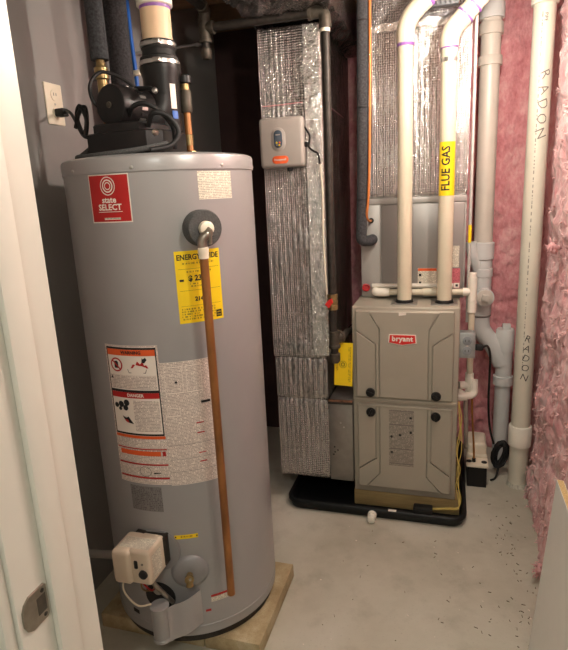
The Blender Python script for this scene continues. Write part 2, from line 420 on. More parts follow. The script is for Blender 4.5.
# lamps: the bare bulb on a joist, and the flush lamp in the hall ceiling
for bp_, M_lens, lb in zip(BULBS, M_lenses, ('bare warm light bulb hanging from the joists in front of the furnace', 'bare warm light bulb hanging from the joists just inside the door')):
    lamp = thing('ceiling_bulb', lb, 'lamp', (bp_.x, bp_.y, bp_.z - 0.05), 'bare bulbs under the joists')
    part('ceiling_rose', MB().lathe((bp_.x, bp_.y, ZC), (0, 0, -1), [(0, 0.05), (0.012, 0.05), (0.03, 0.02), (0.032, 0.005)], 24), M_white, lamp)
    part('flex', MB().cyl((bp_.x, bp_.y, ZC - 0.02), (bp_.x, bp_.y, bp_.z + 0.1), 0.004), M_white, lamp)
    part('lampholder', MB().lathe((bp_.x, bp_.y, bp_.z + 0.11), (0, 0, -1), [(0, 0.008), (0.01, 0.020), (0.04, 0.021), (0.055, 0.018)], 20), M_white, lamp)
    part('bulb', MB().lathe((bp_.x, bp_.y, bp_.z + 0.06), (0, 0, -1), [(0, 0.014), (0.02, 0.016), (0.045, 0.028), (0.065, 0.032), (0.085, 0.028), (0.1, 0.014), (0.103, 0.002)], 20), M_lens, lamp)
hl = thing('hall_ceiling_lamp', 'round flush lamp on the hall ceiling behind the viewer', 'lamp', tuple(HALL_POS))
part('lamp_rim', MB().lathe(HALL_POS + V(0, 0, 0.02), (0, 0, -1), [(0, 0.2), (0.03, 0.2)], 32), M_white, hl)
part('diffuser', MB().lathe(HALL_POS + V(0, 0, -0.01), (0, 0, -1), [(0, 0.185), (0.03, 0.17), (0.045, 0.1), (0.048, 0.01)], 32), M_hlens, hl)

# ------------------------------------------------------------------ water heater on its pavers
PX = [(-0.742, -0.548), (-0.938, -0.745), (-1.134, -0.941)]
for (a, b), lb in zip(PX, ('concrete paver with a bare corner at the right of the heater base', 'concrete paver in the middle under the water heater', 'concrete paver under the heater, nearest the left wall')):
    bm = MB().box(a, b, 1.348, 1.748, 0.0, 0.055, 0.004)
    single('concrete_paver', bm, M_paver, lb, 'paver', 'pavers under the water heater')
TX, TY, TR = -0.856, 1.565, 0.28
def tc(a, z, r=TR):
    a = math.radians(a); return Vector((TX + r * math.cos(a), TY + r * math.sin(a), z))
def tn(a): a = math.radians(a); return Vector((math.cos(a), math.sin(a), 0))
def tt(a): a = math.radians(a); return Vector((-math.sin(a), math.cos(a), 0))
def onT(a, z, h=0.001):
    """map label metres (x to the right, y up) onto the jacket round (a, z)"""
    return lambda x, y: tc(a + math.degrees(x / TR), z + y, TR + h)
wh = thing('water_heater', 'tall grey power-vented gas water heater on concrete pavers', 'water heater', (TX, TY, 0.055))
part('jacket', MB().lathe((TX, TY, 0.082), (0, 0, 1), [(0, TR - 0.004), (0.004, TR), (0.03, TR), (0.032, TR + 0.0015), (0.036, TR + 0.0015), (0.038, TR), (1.44, TR)], 128), M_tank, wh, 30)
part('base_ring', MB().lathe((TX, TY, 0.055), (0, 0, 1), [(0, TR - 0.012), (0.035, TR - 0.012)], 96), M_iron, wh, 30)
part('lid', MB().lathe((TX, TY, 1.517), (0, 0, 1), [(0, TR + 0.0035), (0.032, TR + 0.0035), (0.038, TR + 0.001), (0.042, TR - 0.006), (0.046, TR - 0.03), (0.05, 0.05)], 128), M_tank, wh, 30)
for a in (-116, -76, -25.6, 25, 75, 125, 175):
    part('screw', MB().lathe(tc(a, 1.527, TR + 0.003), tn(a), [(0, 0.005), (0.0015, 0.005), (0.003, 0.0025)], 10), M_steel, wh)
def label(name, a0, a1, z0, z1, m, h=0.0008, parent=None, lab=None):
    w = math.radians(abs(a1 - a0)) * TR; n = max(2, int(abs(a1 - a0) / 2))
    b = MB().grid(lambda u, v: tc(a0 + (a1 - a0) * u, z0 + (z1 - z0) * v, TR + h), n, 1, w, z1 - z0); b.keep = True
    return part(name, b, m, parent or wh, 60, lab)
# red brand label
rl = label('brand_label', -103.6, -78.4, 1.389, 1.514, M_paper, 0.0006, None, 'red maker label with white lettering')
label('label_field', -103.0, -79.0, 1.392, 1.511, M_red, 0.0010, rl)
A = -91.0
for r0, r1 in ((0.024, 0.0215), (0.017, 0.0135), (0.010, 0.0075)):
    b = MB(); f = onT(A, 1.4835, 0.0015); n = 36; q = b.bm
    ra = [q.verts.new(f(0.92 * r0 * math.cos(2 * PI * i / n), r0 * math.sin(2 * PI * i / n))) for i in range(n)]
    rb = [q.verts.new(f(0.92 * r1 * math.cos(2 * PI * i / n), r1 * math.sin(2 * PI * i / n))) for i in range(n)]
    for i in range(n): q.faces.new((ra[i], ra[(i + 1) % n], rb[(i + 1) % n], rb[i]))
    part('logo_ring', b, M_paper, rl)
lettering('state', 0.022, onT(A, 1.4475, 0.0015), M_paper, rl, bold=0.0006)
lettering('SELECT', 0.0215, onT(A, 1.4285, 0.0015), M_paper, rl, bold=0.0006)
label('underline', -98.5, -83.5, 1.4165, 1.418, M_paper, 0.0015, rl)
label('small_print', -95, -85, 1.397, 1.402, M_fine2, 0.0015, rl)
label('instruction_label', -41.6, -18.7, 1.438, 1.512, M_fine2, 0.0006, None, 'small cream label of fine print')
# yellow energy label
el = label('energy_label', -58.5, -31.8, 1.105, 1.305, M_yel, 0.0006, None, 'bright yellow energy label')
A = -45.1; lettering('ENERGYGUIDE', 0.0205, onT(A, 1.287, 0.0011), M_ink, el, bold=0.0006, squash=0.88)
label('rule', -57, -33, 1.2555, 1.2562, M_ink, 0.0011, el); label('rule', -57, -33, 1.196, 1.1967, M_ink, 0.0011, el); label('rule', -57, -33, 1.153, 1.1536, M_ink, 0.0011, el)
label('fine_print', -55, -36, 1.266, 1.276, M_finey, 0.0011, el); label('fine_print', -53, -38, 1.243, 1.251, M_finey, 0.0011, el)
lettering('$ 23', 0.021, onT(A - 2.6, 1.229, 0.0011), M_ink, el, bold=0.0009)
lettering('214', 0.016, onT(A - 1.2, 1.171, 0.0011), M_ink, el, bold=0.0008)
label('arrow', -56.6, -54.2, 1.222, 1.228, M_ink, 0.0011, el)
label('fine_print', -57, -37, 1.112, 1.148, M_finey, 0.0011, el); label('fine_print', -51, -40, 1.203, 1.216, M_finey, 0.0011, el)
label('star_box', -36.6, -33, 1.112, 1.132, M_ink, 0.0011, el)
lettering('ENERGY', 0.005, onT(-34.8, 1.1255, 0.0015), M_yel, el, squash=0.8); lettering('STAR', 0.006, onT(-34.8, 1.1175, 0.0015), M_yel, el, squash=0.9)
# safety label, left and right sheets
wl = label('warning_label', -107.4, -72.6, 0.622, 1.050, M_fine, 0.0006, None, 'white warning label with red and orange bands')
def band(a0, a1, z0, z1, m, h=0.0011, par=None, n='band'): return label(n, a0, a1, z0, z1, m, h, par or wl)
band(-106.3, -73.6, 0.778, 1.044, M_ink, 0.0010, n='panel_border')
band(-105.6, -74.3, 0.918, 1.038, M_paper, 0.0013, n='panel'); band(-105.6, -74.3, 0.784, 0.910, M_paper, 0.0013, n='panel')
band(-105.6, -74.3, 1.020, 1.038, M_oran, 0.0016, n='header'); band(-105.6, -74.3, 0.893, 0.910, M_red, 0.0016, n='header')
lettering('WARNING', 0.013, onT(-89, 1.029, 0.002), M_ink, wl, bold=0.0005); lettering('DANGER', 0.013, onT(-89, 0.9015, 0.002), M_paper, wl, bold=0.0005)
band(-105, -75, 0.920, 0.962, M_fine, 0.0016, n='fine_print'); band(-91, -75, 0.790, 0.886, M_fine, 0.0016, n='fine_print')
def blob(parent, a, z, poly, m, h):
    f = onT(a, z, h); b = MB(); b.bm.faces.new([b.bm.verts.new(f(x, y)) for x, y in poly]); b.keep = True
    return part('pictogram', b, m, parent, 0)
circ = lambda r, n=20, sy=1: [(r * math.cos(2 * PI * i / n), r * sy * math.sin(2 * PI * i / n)) for i in range(n)]
blob(wl, -99.5, 0.992, circ(0.021), M_red, 0.0017); blob(wl, -99.5, 0.992, circ(0.0165), M_paper, 0.0020)
blob(wl, -99.5, 0.992, [(-0.007, -0.010), (0.007, -0.010), (0.007, 0.007), (0.003, 0.012), (-0.007, 0.010)], M_ink, 0.0023)
blob(wl, -99.5, 0.992, [(-0.014, 0.011), (-0.011, 0.014), (0.014, -0.011), (0.011, -0.014)], M_red, 0.0026)
blob(wl, -84.5, 0.990, [(-0.026, -0.006), (0.028, -0.006), (0.022, 0.004), (0.016, 0.002), (0.012, 0.014), (0.004, 0.006), (-0.004, 0.015), (-0.010, 0.004), (-0.018, 0.006)], M_red, 0.0018)
blob(wl, -81.0, 1.005, [(-0.008, -0.004), (0.0, -0.006), (0.008, 0.004), (0.004, 0.011), (-0.003, 0.006), (-0.006, 0.010)], M_ink, 0.0022)
blob(wl, -86, 0.975, [(-0.03, 0.006), (-0.026, -0.006), (0.026, -0.006), (0.030, 0.006), (0.028, 0.006), (0.0245, -0.004), (-0.0245, -0.004), (-0.028, 0.006)], M_inkg, 0.0018)
for a, z, r in ((-103, 0.868, 0.008), (-99.5, 0.872, 0.010), (-96.5, 0.862, 0.009), (-95.5, 0.878, 0.010), (-100.5, 0.858, 0.006)):
    blob(wl, a, z, circ(r, 9), M_ink, 0.0018 + r * 0.02)
blob(wl, -96, 0.825, [(-0.018, 0.012), (-0.004, 0.006), (0.004, 0.010), (0.020, -0.012), (0.008, -0.010), (-0.008, -0.004)], M_ink, 0.0020)
blob(wl, -97, 0.823, [(-0.006, 0.004), (0.006, 0.002), (0.010, -0.008), (0.0, -0.004)], M_red, 0.0024)
blob(wl, -104, 0.955, [(-0.005, -0.005), (0.005, -0.005), (0.0, 0.005)], M_ink, 0.0019)
band(-106.6, -73.2, 0.768, 0.777, M_oran, n='band'); band(-106.6, -73.2, 0.733, 0.737, M_red); band(-104.5, -77, 0.714, 0.729, M_oran); band(-76, -74, 0.714, 0.729, M_red)
band(-106.6, -73.2, 0.640, 0.6455, M_red); band(-106.6, -73.2, 0.6835, 0.6885, M_red)
b = MB(); f = onT(-88, 0.663, 0.0015); n = 30
ra = [b.bm.verts.new(f(x, y)) for x, y in circ(0.019, n, 0.85)]; rb = [b.bm.verts.new(f(x, y)) for x, y in circ(0.0178, n, 0.85)]
for i in range(n): b.bm.faces.new((ra[i], ra[(i + 1) % n], rb[(i + 1) % n], rb[i]))
part('pictogram', b, M_ink, wl)
blob(wl, -80.5, 0.66, [(-0.012, -0.003), (0.012, -0.001), (0.012, 0.002), (-0.008, 0.002)], M_ink, 0.0017)
w2 = label('instruction_sheet', -72.5, -43.6, 0.618, 0.998, M_fine, 0.0006, None, 'white instruction sheet of dense fine print')
band(-50.6, -45.0, 0.866, 0.874, M_ink, 0.0012, w2, 'stamp')
for z in (0.806, 0.775, 0.712, 0.684): band(-54.5, -50, z, z + 0.0035, M_red, 0.0012, w2)
for z0, z1, a0, a1 in ((0.905, 0.985, -70.5, -60), (0.905, 0.985, -58, -49), (0.836, 0.862, -70.5, -63)):
    band(a0, a1, z0, z1, M_paper, 0.0009, w2, 'table'); band(a0 + 0.3, a1 - 0.3, z0 + 0.0015, z1 - 0.0015, M_fine, 0.0011, w2, 'fine_print')
blob(w2, -64, 0.938, circ(0.004, 8), M_ink, 0.0016)
for z in (0.745, 0.70, 0.66): band(-72, -44, z, z + 0.0012, M_inkg, 0.0012, w2, 'rule')
label('rating_plate', -100.5, -79.2, 0.531, 0.613, M_finedk, 0.0008, None, 'faint grey rating plate')
ys = label('yellow_sticker', -74.3, -59.8, 0.437, 0.451, M_yel, 0.0008, None, 'narrow yellow sticker'); label('fine_print', -71, -63, 0.440, 0.448, M_finey, 0.0012, ys)
for a in (-73.6, -60.5): part('rivet', MB().lathe(tc(a, 0.444, TR), tn(a), [(0, 0.003), (0.002, 0.002)], 8), M_iron, wh)
rs = label('small_sticker', -55.3, -43.6, 0.198, 0.224, M_fine2, 0.0008, None, 'white sticker with a red heading'); label('header', -55.2, -43.7, 0.216, 0.2235, M_red, 0.0012, rs)
label('maker_mark', -59.3, -55.8, 0.167, 0.175, M_red, 0.0008)
label('paper_tab', -43.4, -40.0, 0.735, 0.765, M_paper, 0.0008)
# relief valve with foam collar and copper discharge pipe
A = -42.5; vo = tc(A, 1.363); nn = tn(A)
part('foam_collar', MB().lathe(vo - nn * 0.004, nn, [(0, 0.049), (0.038, 0.049), (0.042, 0.046), (0.042, 0.022), (0.036, 0.02)], 40), M_gfoam, wh, 40, 'dark grey foam collar')
tp = part('relief_valve', MB().lathe(vo, nn, [(0.02, 0.012), (0.036, 0.012), (0.038, 0.020), (0.052, 0.019), (0.057, 0.012)], 24), M_ivory, wh, 40, 'relief valve with white knob')
PR = 0.335; pp = tc(-45.6, 0, PR); pv = lambda z: Vector((pp.x, pp.y, z))
part('valve_lever', MB().tube([vo + nn * 0.056, vo + nn * 0.066 + V(0, 0, -0.004), vo + nn * 0.064 + V(0, 0, -0.04)], [0.005, 0.006, 0.005], 8), M_chrome, tp)
part('valve_outlet', MB().tube(curve([vo + nn * 0.03, vo + nn * 0.055 + V(0, 0, -0.012), pv(1.335), pv(1.30)], 5), 0.013, 14), M_chrome, tp)
part('pipe_adapter', MB().lathe(pv(1.318), (0, 0, -1), [(0, 0.011), (0.004, 0.0145), (0.02, 0.0145), (0.022, 0.0135), (0.032, 0.0135)], 20), M_ivory, tp)
part('discharge_pipe', MB().lathe(pv(1.296), (0, 0, -1), [(0, 0.0118), (1.030, 0.0118), (1.046, 0.0122), (1.047, 0.0095)], 24), M_copper, wh, 40, 'brown copper discharge pipe')
# drain valve in a round dish
A = -66.9; do = tc(A, 0.322); nn = tn(A)
part('drain_dish', MB().lathe(do - nn * 0.006, nn, [(0, 0.058), (0.008, 0.056), (0.016, 0.045), (0.022, 0.024), (0.023, 0.01)], 40), M_tankd, wh, 50)
dv = part('drain_valve', MB().lathe(do + nn * 0.014, nn, [(0, 0.010), (0.018, 0.010), (0.02, 0.014), (0.028, 0.014), (0.03, 0.008)], 16), M_brass, wh, 40, 'small brass drain valve')
part('spigot', MB().tube([do + nn * 0.03 + V(0, 0, 0.012), do + nn * 0.036 + V(0, 0, -0.005), do + nn * 0.04 + V(0, 0, -0.022)], [0.008, 0.009, 0.0115], 14), M_brass, dv)
part('stem', MB().cyl(do + nn * 0.03, do + nn * 0.05 + tt(A) * 0.004 + V(0, 0, 0.008), 0.004), M_chrome, dv)
# gas control
gr = part('mount_ring', MB().lathe(tc(-86, 0.40) - tn(-86) * 0.008, tn(-86), [(0, 0.072), (0.010, 0.070), (0.011, 0.066)], 40), M_tankd, wh)
gx0, gx1, gy0, gy1, gz0, gz1 = -0.920, -0.800, 1.178, 1.272, 0.358, 0.468
gv = MB()
gv.box(gx0, -0.858, gy0 - 0.012, gy1, gz0, gz1, 0.014, 3); gv.box(-0.870, gx1, gy0, gy1, gz0, gz1, 0.010, 3)
gc = part('gas_control', gv, M_beige, wh, 40, 'beige gas control box')
part('rear_bracket', MB().box(gx0 + 0.02, gx1 + 0.004, gy1 - 0.012, gy1 + 0.02, gz0 + 0.010, gz1 - 0.006, 0.003), M_iron, gc)
part('switch', MB().box(-0.850, -0.839, gy0 - 0.004, gy0 + 0.004, 0.412, 0.438, 0.003), M_ink, gc)
kn = part('knob', MB().lathe((-0.823, gy0 + 0.002, 0.396), (0, -1, 0), [(0, 0.014), (0.008, 0.013), (0.010, 0.010)], 20), M_ink, gc)
part('status_light', MB().lathe((-0.824, gy0 + 0.001, 0.428), (0, -1, 0), [(0, 0.004), (0.003, 0.003)], 10), M_inkg, gc)
def qlab(name, o, u, v, w, h, m, parent):
    o, u, v = Vector(o), Vector(u), Vector(v); b = MB().grid(lambda a, c: o + u * (a * w) + v * (c * h), 1, 1, w, h); b.keep = True
    return part(name, b, m, parent, 0)
qlab('top_label', (gx0 + 0.015, gy0 + 0.012, gz1 + 0.0008), (1, 0, 0), (0, 1, 0), 0.098, 0.05, M_fine2, gc)
qlab('side_label', (gx1 + 0.0008, gy0 + 0.014, gz0 + 0.016), (0, 1, 0), (0, 0, 1), 0.05, 0.075, M_fine2, gc)
for x in (-0.90, -0.86): part('terminal', MB().box(x, x + 0.008, gy0 + 0.03, gy0 + 0.036, gz0 - 0.012, gz0 + 0.004, 0.001), M_brass, gc)
# burner door standing open with its rolled left edge
Rr = tc(-61.5, 0, TR + 0.004); Lr = Vector((-0.785, 1.218, 0))
def plate_f(h): 
    def f(u, v):
        p = Rr.lerp(Lr, u); z = 0.255 - 0.0 * u - v * 0.118
        k = 0.012 * math.sin(PI * min(1, u * 1.2)); return Vector((p.x, p.y, z)) + Vector((0.35, -0.93, 0)) * (k + h)
    return f
ac = part('burner_door', MB().slab(plate_f(0.0), plate_f(0.002), 10, 4), M_tank, wh, 40, 'grey burner access door')
part('rolled_edge', MB().lathe((-0.812, 1.222, 0.258), (0, 0, -1), [(0, 0.026), (0.001, 0.0285), (0.006, 0.0285), (0.008, 0.0265), (0.108, 0.0265), (0.110, 0.0285), (0.118, 0.0285), (0.120, 0.024)], 28), M_tank, ac)
part('burner_opening', MB().lathe(tc(-88, 0.232) - tn(-88) * 0.02, tn(-88), [(0, 0.05), (0.021, 0.05)], 24), M_ink, wh)
part('sight_glass', MB().lathe(tc(-89, 0.255) - tn(-89) * 0.0, tn(-89), [(0, 0.016), (0.006, 0.016), (0.008, 0.010)], 16), M_steel, wh)
wires = [([(-0.905, 1.215, 0.36), (-0.918, 1.205, 0.32), (-0.905, 1.2, 0.29), (-0.87, 1.2, 0.262), (-0.835, 1.215, 0.262)], M_ivory),
         ([(-0.89, 1.22, 0.36), (-0.897, 1.21, 0.335), (-0.90, 1.22, 0.322), (-0.905, 1.235, 0.33), (-0.908, 1.23, 0.36)], M_ivory),
         ([(-0.87, 1.23, 0.36), (-0.865, 1.225, 0.33), (-0.85, 1.24, 0.29), (-0.86, 1.275, 0.26)], M_red),
         ([(-0.862, 1.23, 0.36), (-0.868, 1.225, 0.315), (-0.875, 1.245, 0.28), (-0.87, 1.28, 0.25)], M_brass)]
for p, m in wires: part('burner_wire', MB().tube(curve(p, 6), 0.0028, 8), m, wh)
part('burner_tube', MB().tube(curve([(-0.835, 1.235, 0.37), (-0.828, 1.228, 0.33), (-0.80, 1.238, 0.285), (-0.79, 1.262, 0.24)], 6), 0.007, 10), M_chrome, wh)
# hanging side flange at the left of the control, and vent slots in the skirt
part('side_cap', MB().lathe(tc(-118, 0.30, TR - 0.01), tn(-118), [(0, 0.03), (0.03, 0.03), (0.034, 0.026)], 20), M_tank, wh)
label('vent_slot', -113, -107, 0.135, 0.150, M_ink, 0.0009)

# blower on the lid
bl = part('blower_base', MB().prism([(-1.010, 1.44), (-0.985, 1.40), (-0.88, 1.372), (-0.79, 1.385), (-0.758, 1.42), (-0.758, 1.56), (-0.80, 1.64), (-0.95, 1.64), (-1.010, 1.56)], (0, 0, 1.562), (1, 0, 0), (0, 1, 0), (0, 0, 1), 0.068, 0.004), M_black, wh, 30, 'black blower housing')
part('blower_step', MB().prism([(-0.985, 1.45), (-0.965, 1.405), (-0.88, 1.385), (-0.815, 1.395), (-0.80, 1.43), (-0.80, 1.60), (-0.985, 1.60)], (0, 0, 1.62), (1, 0, 0), (0, 1, 0), (0, 0, 1), 0.034, 0.004), M_black, bl, 30)
mo = Vector((-0.905, 1.405, 1.702)); md = Vector((0.22, 0.97, 0)).normalized()
mt = part('blower_motor', MB().lathe(mo, md, [(0, 0.010), (0.0005, 0.047), (0.004, 0.053), (0.010, 0.055), (0.10, 0.055), (0.104, 0.053), (0.15, 0.053), (0.158, 0.042)], 40), M_black, wh, 35, 'black electric motor')
part('shaft_cap', MB().lathe(mo, -md, [(-0.002, 0.009), (0.004, 0.008), (0.005, 0.004)], 16), M_malle, mt)
mu = Vector((0, 0, 1)); mw = md.cross(mu)
for i in range(22):
    a = 2 * PI * i / 22; d = mu * math.cos(a) + mw * math.sin(a); t = d.cross(md)
    b = MB(); c = mo + md * 0.080 + d * 0.0545
    vs = [c + md * sx * 0.011 + t * sy * 0.004 + d * sz * 0.0025 for sx in (-1, 1) for sy in (-1, 1) for sz in (-1, 1)]
    q = [b.bm.verts.new(v) for v in vs]
    for fidx in ((0, 1, 3, 2), (4, 6, 7, 5), (0, 4, 5, 1), (2, 3, 7, 6), (0, 2, 6, 4), (1, 5, 7, 3)): b.bm.faces.new([q[k] for k in fidx])
    part('motor_vent', b, M_steel if i % 2 == 0 else M_rub, mt, 0)
part('motor_bracket', MB().box(-0.935, -0.86, 1.49, 1.52, 1.64, 1.662, 0.004), M_rub, bl)
part('bracket_top', MB().tube([(-0.93, 1.50, 1.745), (-0.87, 1.49, 1.752), (-0.81, 1.47, 1.745), (-0.79, 1.46, 1.735)], 0.007, 8), M_rub, bl)
part('bracket_bolt', MB().lathe((-0.79, 1.46, 1.735), (0.2, -1, 0.2), [(0, 0.008), (0.008, 0.008), (0.010, 0.005)], 8), M_steel, bl)
part('bracket_bolt', MB().lathe((-0.775, 1.415, 1.62), (0.1, -1, 0.1), [(0, 0.010), (0.010, 0.010), (0.018, 0.005)], 8), M_chrome, bl)
VX, VY = -0.832, 1.58
part('exhaust_elbow', MB().tube(curve([(-0.90, 1.545, 1.655), (-0.865, 1.555, 1.665), (-0.838, 1.57, 1.70), (VX, VY, 1.745), (VX, VY, 1.81)], 6), [0.052] * 25, 28), M_black, bl, 40, 'black exhaust elbow')
part('elbow_body', MB().lathe((VX, VY, 1.64), (0, 0, 1), [(0, 0.050), (0.15, 0.054), (0.17, 0.060), (0.182, 0.060), (0.185, 0.05)], 36), M_black, bl)
for a0, a1, z0, z1, m in ((-38, -18, 1.70, 1.768, M_paper), (-36, -16, 1.672, 1.694, M_blue)):
    n = 6; b = MB().grid(lambda u, v: Vector((VX + 0.0548 * math.cos(math.radians(a0 + (a1 - a0) * u)), VY + 0.0548 * math.sin(math.radians(a0 + (a1 - a0) * u)), z0 + (z1 - z0) * v)), n, 1); part('elbow_sticker', b, m, bl, 60)
rc = part('rubber_coupling', MB().lathe((VX, VY, 1.815), (0, 0, 1), [(0, 0.056), (0.03, 0.056), (0.034, 0.049), (0.05, 0.047), (0.054, 0.050), (0.075, 0.050), (0.076, 0.044)], 36), M_rub, wh, 40)
for z, r in ((1.823, 0.0572), (1.872, 0.0512)):
    c = part('band_clamp', MB().lathe((VX, VY, z), (0, 0, 1), [(0, r), (0.0015, r + 0.002), (0.0115, r + 0.002), (0.013, r)], 40), M_steel, rc)
    part('clamp_screw', MB().box(VX + 0.012, VX + 0.034, VY - r - 0.008, VY - r + 0.008, z, z + 0.013, 0.002), M_steel, rc)
part('blower_cable', MB().tube(curve([(-0.80, 1.42, 1.64), (-0.77, 1.40, 1.67), (-0.735, 1.415, 1.66), (-0.715, 1.43, 1.62), (-0.73, 1.41, 1.585), (-0.77, 1.365, 1.572)], 7), 0.007, 10), M_rub, bl)
part('blower_cable', MB().tube(curve([(-0.865, 1.43, 1.668), (-0.83, 1.40, 1.690), (-0.79, 1.40, 1.695), (-0.755, 1.42, 1.67), (-0.735, 1.44, 1.63), (-0.745, 1.46, 1.58)], 7), 0.0065, 10), M_rub, bl)
part('blower_cable', MB().tube(curve([(-1.015, 1.46, 1.60), (-1.03, 1.42, 1.572), (-1.00, 1.375, 1.568), (-0.90, 1.345, 1.568), (-0.80, 1.365, 1.576), (-0.74, 1.41, 1.59)], 8), 0.0075, 10), M_gfoam, bl)
part('motor_cable', MB().tube(curve([(-0.945, 1.44, 1.69), (-0.965, 1.42, 1.72), (-0.975, 1.43, 1.765), (-0.955, 1.46, 1.80), (-0.91, 1.49, 1.785), (-0.87, 1.51, 1.75)], 7), 0.005, 10), M_rub, mt)
part('terminal_plate', MB().box(-0.925, -0.905, 1.435, 1.46, 1.742, 1.757, 0.002), M_steel, mt)
# copper nipple assembly beside the elbow
cn = part('cold_nipple', MB().tube([(-0.772, 1.62, 1.565), (-0.776, 1.62, 1.59), (-0.777, 1.62, 1.70)], 0.011, 16), M_copper, wh, 40, 'copper stub pipe')
part('hex_nut', MB().lathe((-0.768, 1.618, 1.560), (-0.1, 0, 1), [(0, 0.012), (0.01, 0.016), (0.022, 0.014)], 6), M_brass, cn)
part('union', MB().lathe((-0.777, 1.62, 1.60), (0, 0, 1), [(0, 0.013), (0.03, 0.014), (0.032, 0.012)], 16), M_brass, cn)
part('sleeve', MB().lathe((-0.777, 1.62, 1.695), (0, 0, 1), [(0, 0.0155), (0.004, 0.018), (0.060, 0.018), (0.064, 0.015)], 20), M_malle, cn)
part('nipple', MB().lathe((-0.777, 1.62, 1.758), (0, 0, 1), [(0, 0.013), (0.02, 0.014)], 16), M_brass, cn)
part('cap', MB().lathe((-0.777, 1.62, 1.776), (0, 0, 1), [(0, 0.016), (0.003, 0.021), (0.022, 0.021), (0.025, 0.017)], 20), M_black, cn)

# pipes above the heater
vp = thing('heater_vent_pipe', 'cream plastic vent pipe rising from the water heater blower', 'pipe', (VX, VY, 1.885))
part('pipe', MB().cyl((VX, VY, 1.885), (VX, VY, 2.3), 0.0435, seg=36), M_pvch, vp)
part('coupling', MB().lathe((VX, VY, 1.982), (0, 0, 1), [(0, 0.046), (0.002, 0.0515), (0.12, 0.0515)], 36), M_pvcw, vp)
part('primer_ring', MB().lathe((VX, VY, 1.974), (0, 0, 1), [(0, 0.0436), (0.001, 0.0442), (0.010, 0.0442)], 36), M_primer, vp)
hp = thing('insulated_hot_pipe', 'thin pipe in black foam with a brass end, above the heater', 'pipe', (-1.045, 1.60, 1.567))
part('foam_sleeve', MB().tube([(-1.045, 1.60, 1.868), (-1.046, 1.60, 2.0), (-1.049, 1.60, 2.3)], 0.027, 24), M_foam, hp)
part('brass_union', MB().lathe((-1.045, 1.60, 1.76), (0, 0, 1), [(0, 0.013), (0.006, 0.016), (0.05, 0.016), (0.054, 0.021), (0.085, 0.021), (0.09, 0.015), (0.11, 0.012)], 20), M_brass, hp)
part('copper_stub', MB().cyl((-1.045, 1.60, 1.56), (-1.045, 1.60, 1.765), 0.0115), M_copper, hp)
single('insulated_cold_pipe', MB().tube([(-1.156, 1.90, 0.0), (-1.156, 1.90, 1.2), (-1.157, 1.90, 2.3)], 0.041, 28), M_foam, 'thick pipe in black foam between the thin foam pipe and blue tube', 'pipe')
bt = thing('blue_water_tube', 'bright blue plastic water tube beside the thick foam pipe', 'tube', (-1.145, 1.97, 0.0))
part('tube', MB().tube(curve([(-1.15, 1.975, 0.0), (-1.145, 1.975, 1.0), (-1.140, 1.972, 1.75), (-1.140, 1.970, 1.9), (-1.145, 1.968, 2.05), (-1.150, 1.972, 2.3)], 6), 0.008, 14), M_blue, bt)
part('clip', MB().box(-1.148, -1.112, 1.950, 1.964, 1.892, 1.912, 0.004), M_ivory, bt)
# outlet on the left wall with the heater's plug
ot = thing('wall_outlet', 'ivory double wall outlet on the grey left wall', 'outlet', (XL, 1.645, 1.70))
part('cover_plate', MB().box(XL, XL + 0.006, 1.603, 1.687, 1.700, 1.830, 0.003), M_ivory, ot)
for z in (1.737, 1.793):
    r = part('receptacle', MB().lathe((XL + 0.004, 1.645, z), (1, 0, 0), [(0, 0.018), (0.005, 0.018), (0.0055, 0.016)], 24), M_ivory, ot)
    for s in (-1, 1): part('slot', MB().box(XL + 0.008, XL + 0.0099, 1.645 + s * 0.006 - 0.001, 1.645 + s * 0.006 + 0.001, z - 0.002, z + 0.007), M_ink, r, 0)
part('screw', MB().lathe((XL + 0.005, 1.645, 1.765), (1, 0, 0), [(0, 0.004), (0.002, 0.003)], 10), M_steel, ot)
pc = thing('power_cord', 'black power cord from the blower plugged into the wall outlet', 'cord', (-1.10, 1.55, 1.60))
part('plug', MB().box(XL + 0.010, XL + 0.045, 1.630, 1.660, 1.724, 1.750, 0.005), M_rub, pc)
part('cord', MB().tube(curve([(XL + 0.045, 1.645, 1.737), (-1.20, 1.62, 1.735), (-1.15, 1.57, 1.715), (-1.10, 1.52, 1.68), (-1.065, 1.49, 1.645), (-1.03, 1.46, 1.63), (-1.008, 1.46, 1.63)], 7), 0.005, 10), M_rub, pc)
part('cord_bundle', MB().tube(curve([(-1.09, 1.50, 1.665), (-1.06, 1.48, 1.70), (-1.03, 1.47, 1.715), (-1.035, 1.48, 1.68), (-1.05, 1.48, 1.64), (-1.075, 1.49, 1.69), (-1.05, 1.475, 1.72), (-1.025, 1.465, 1.68), (-1.035, 1.465, 1.63)], 6), 0.0065, 8), M_rub, pc)
gl = thing('heater_gas_line', 'grey gas pipe from the left wall to the heater control', 'pipe', (-1.15, 1.27, 0.36))
part('pipe', MB().tube(bend([(-1.26, 1.28, 0.345), (-1.10, 1.275, 0.352), (-0.918, 1.235, 0.402)], 0.03), 0.0125, 16), M_galv, gl)
part('collar', MB().lathe((-1.125, 1.277, 0.351), (1, 0, 0.04), [(0, 0.016), (0.03, 0.018), (0.034, 0.014)], 16), M_galv, gl)

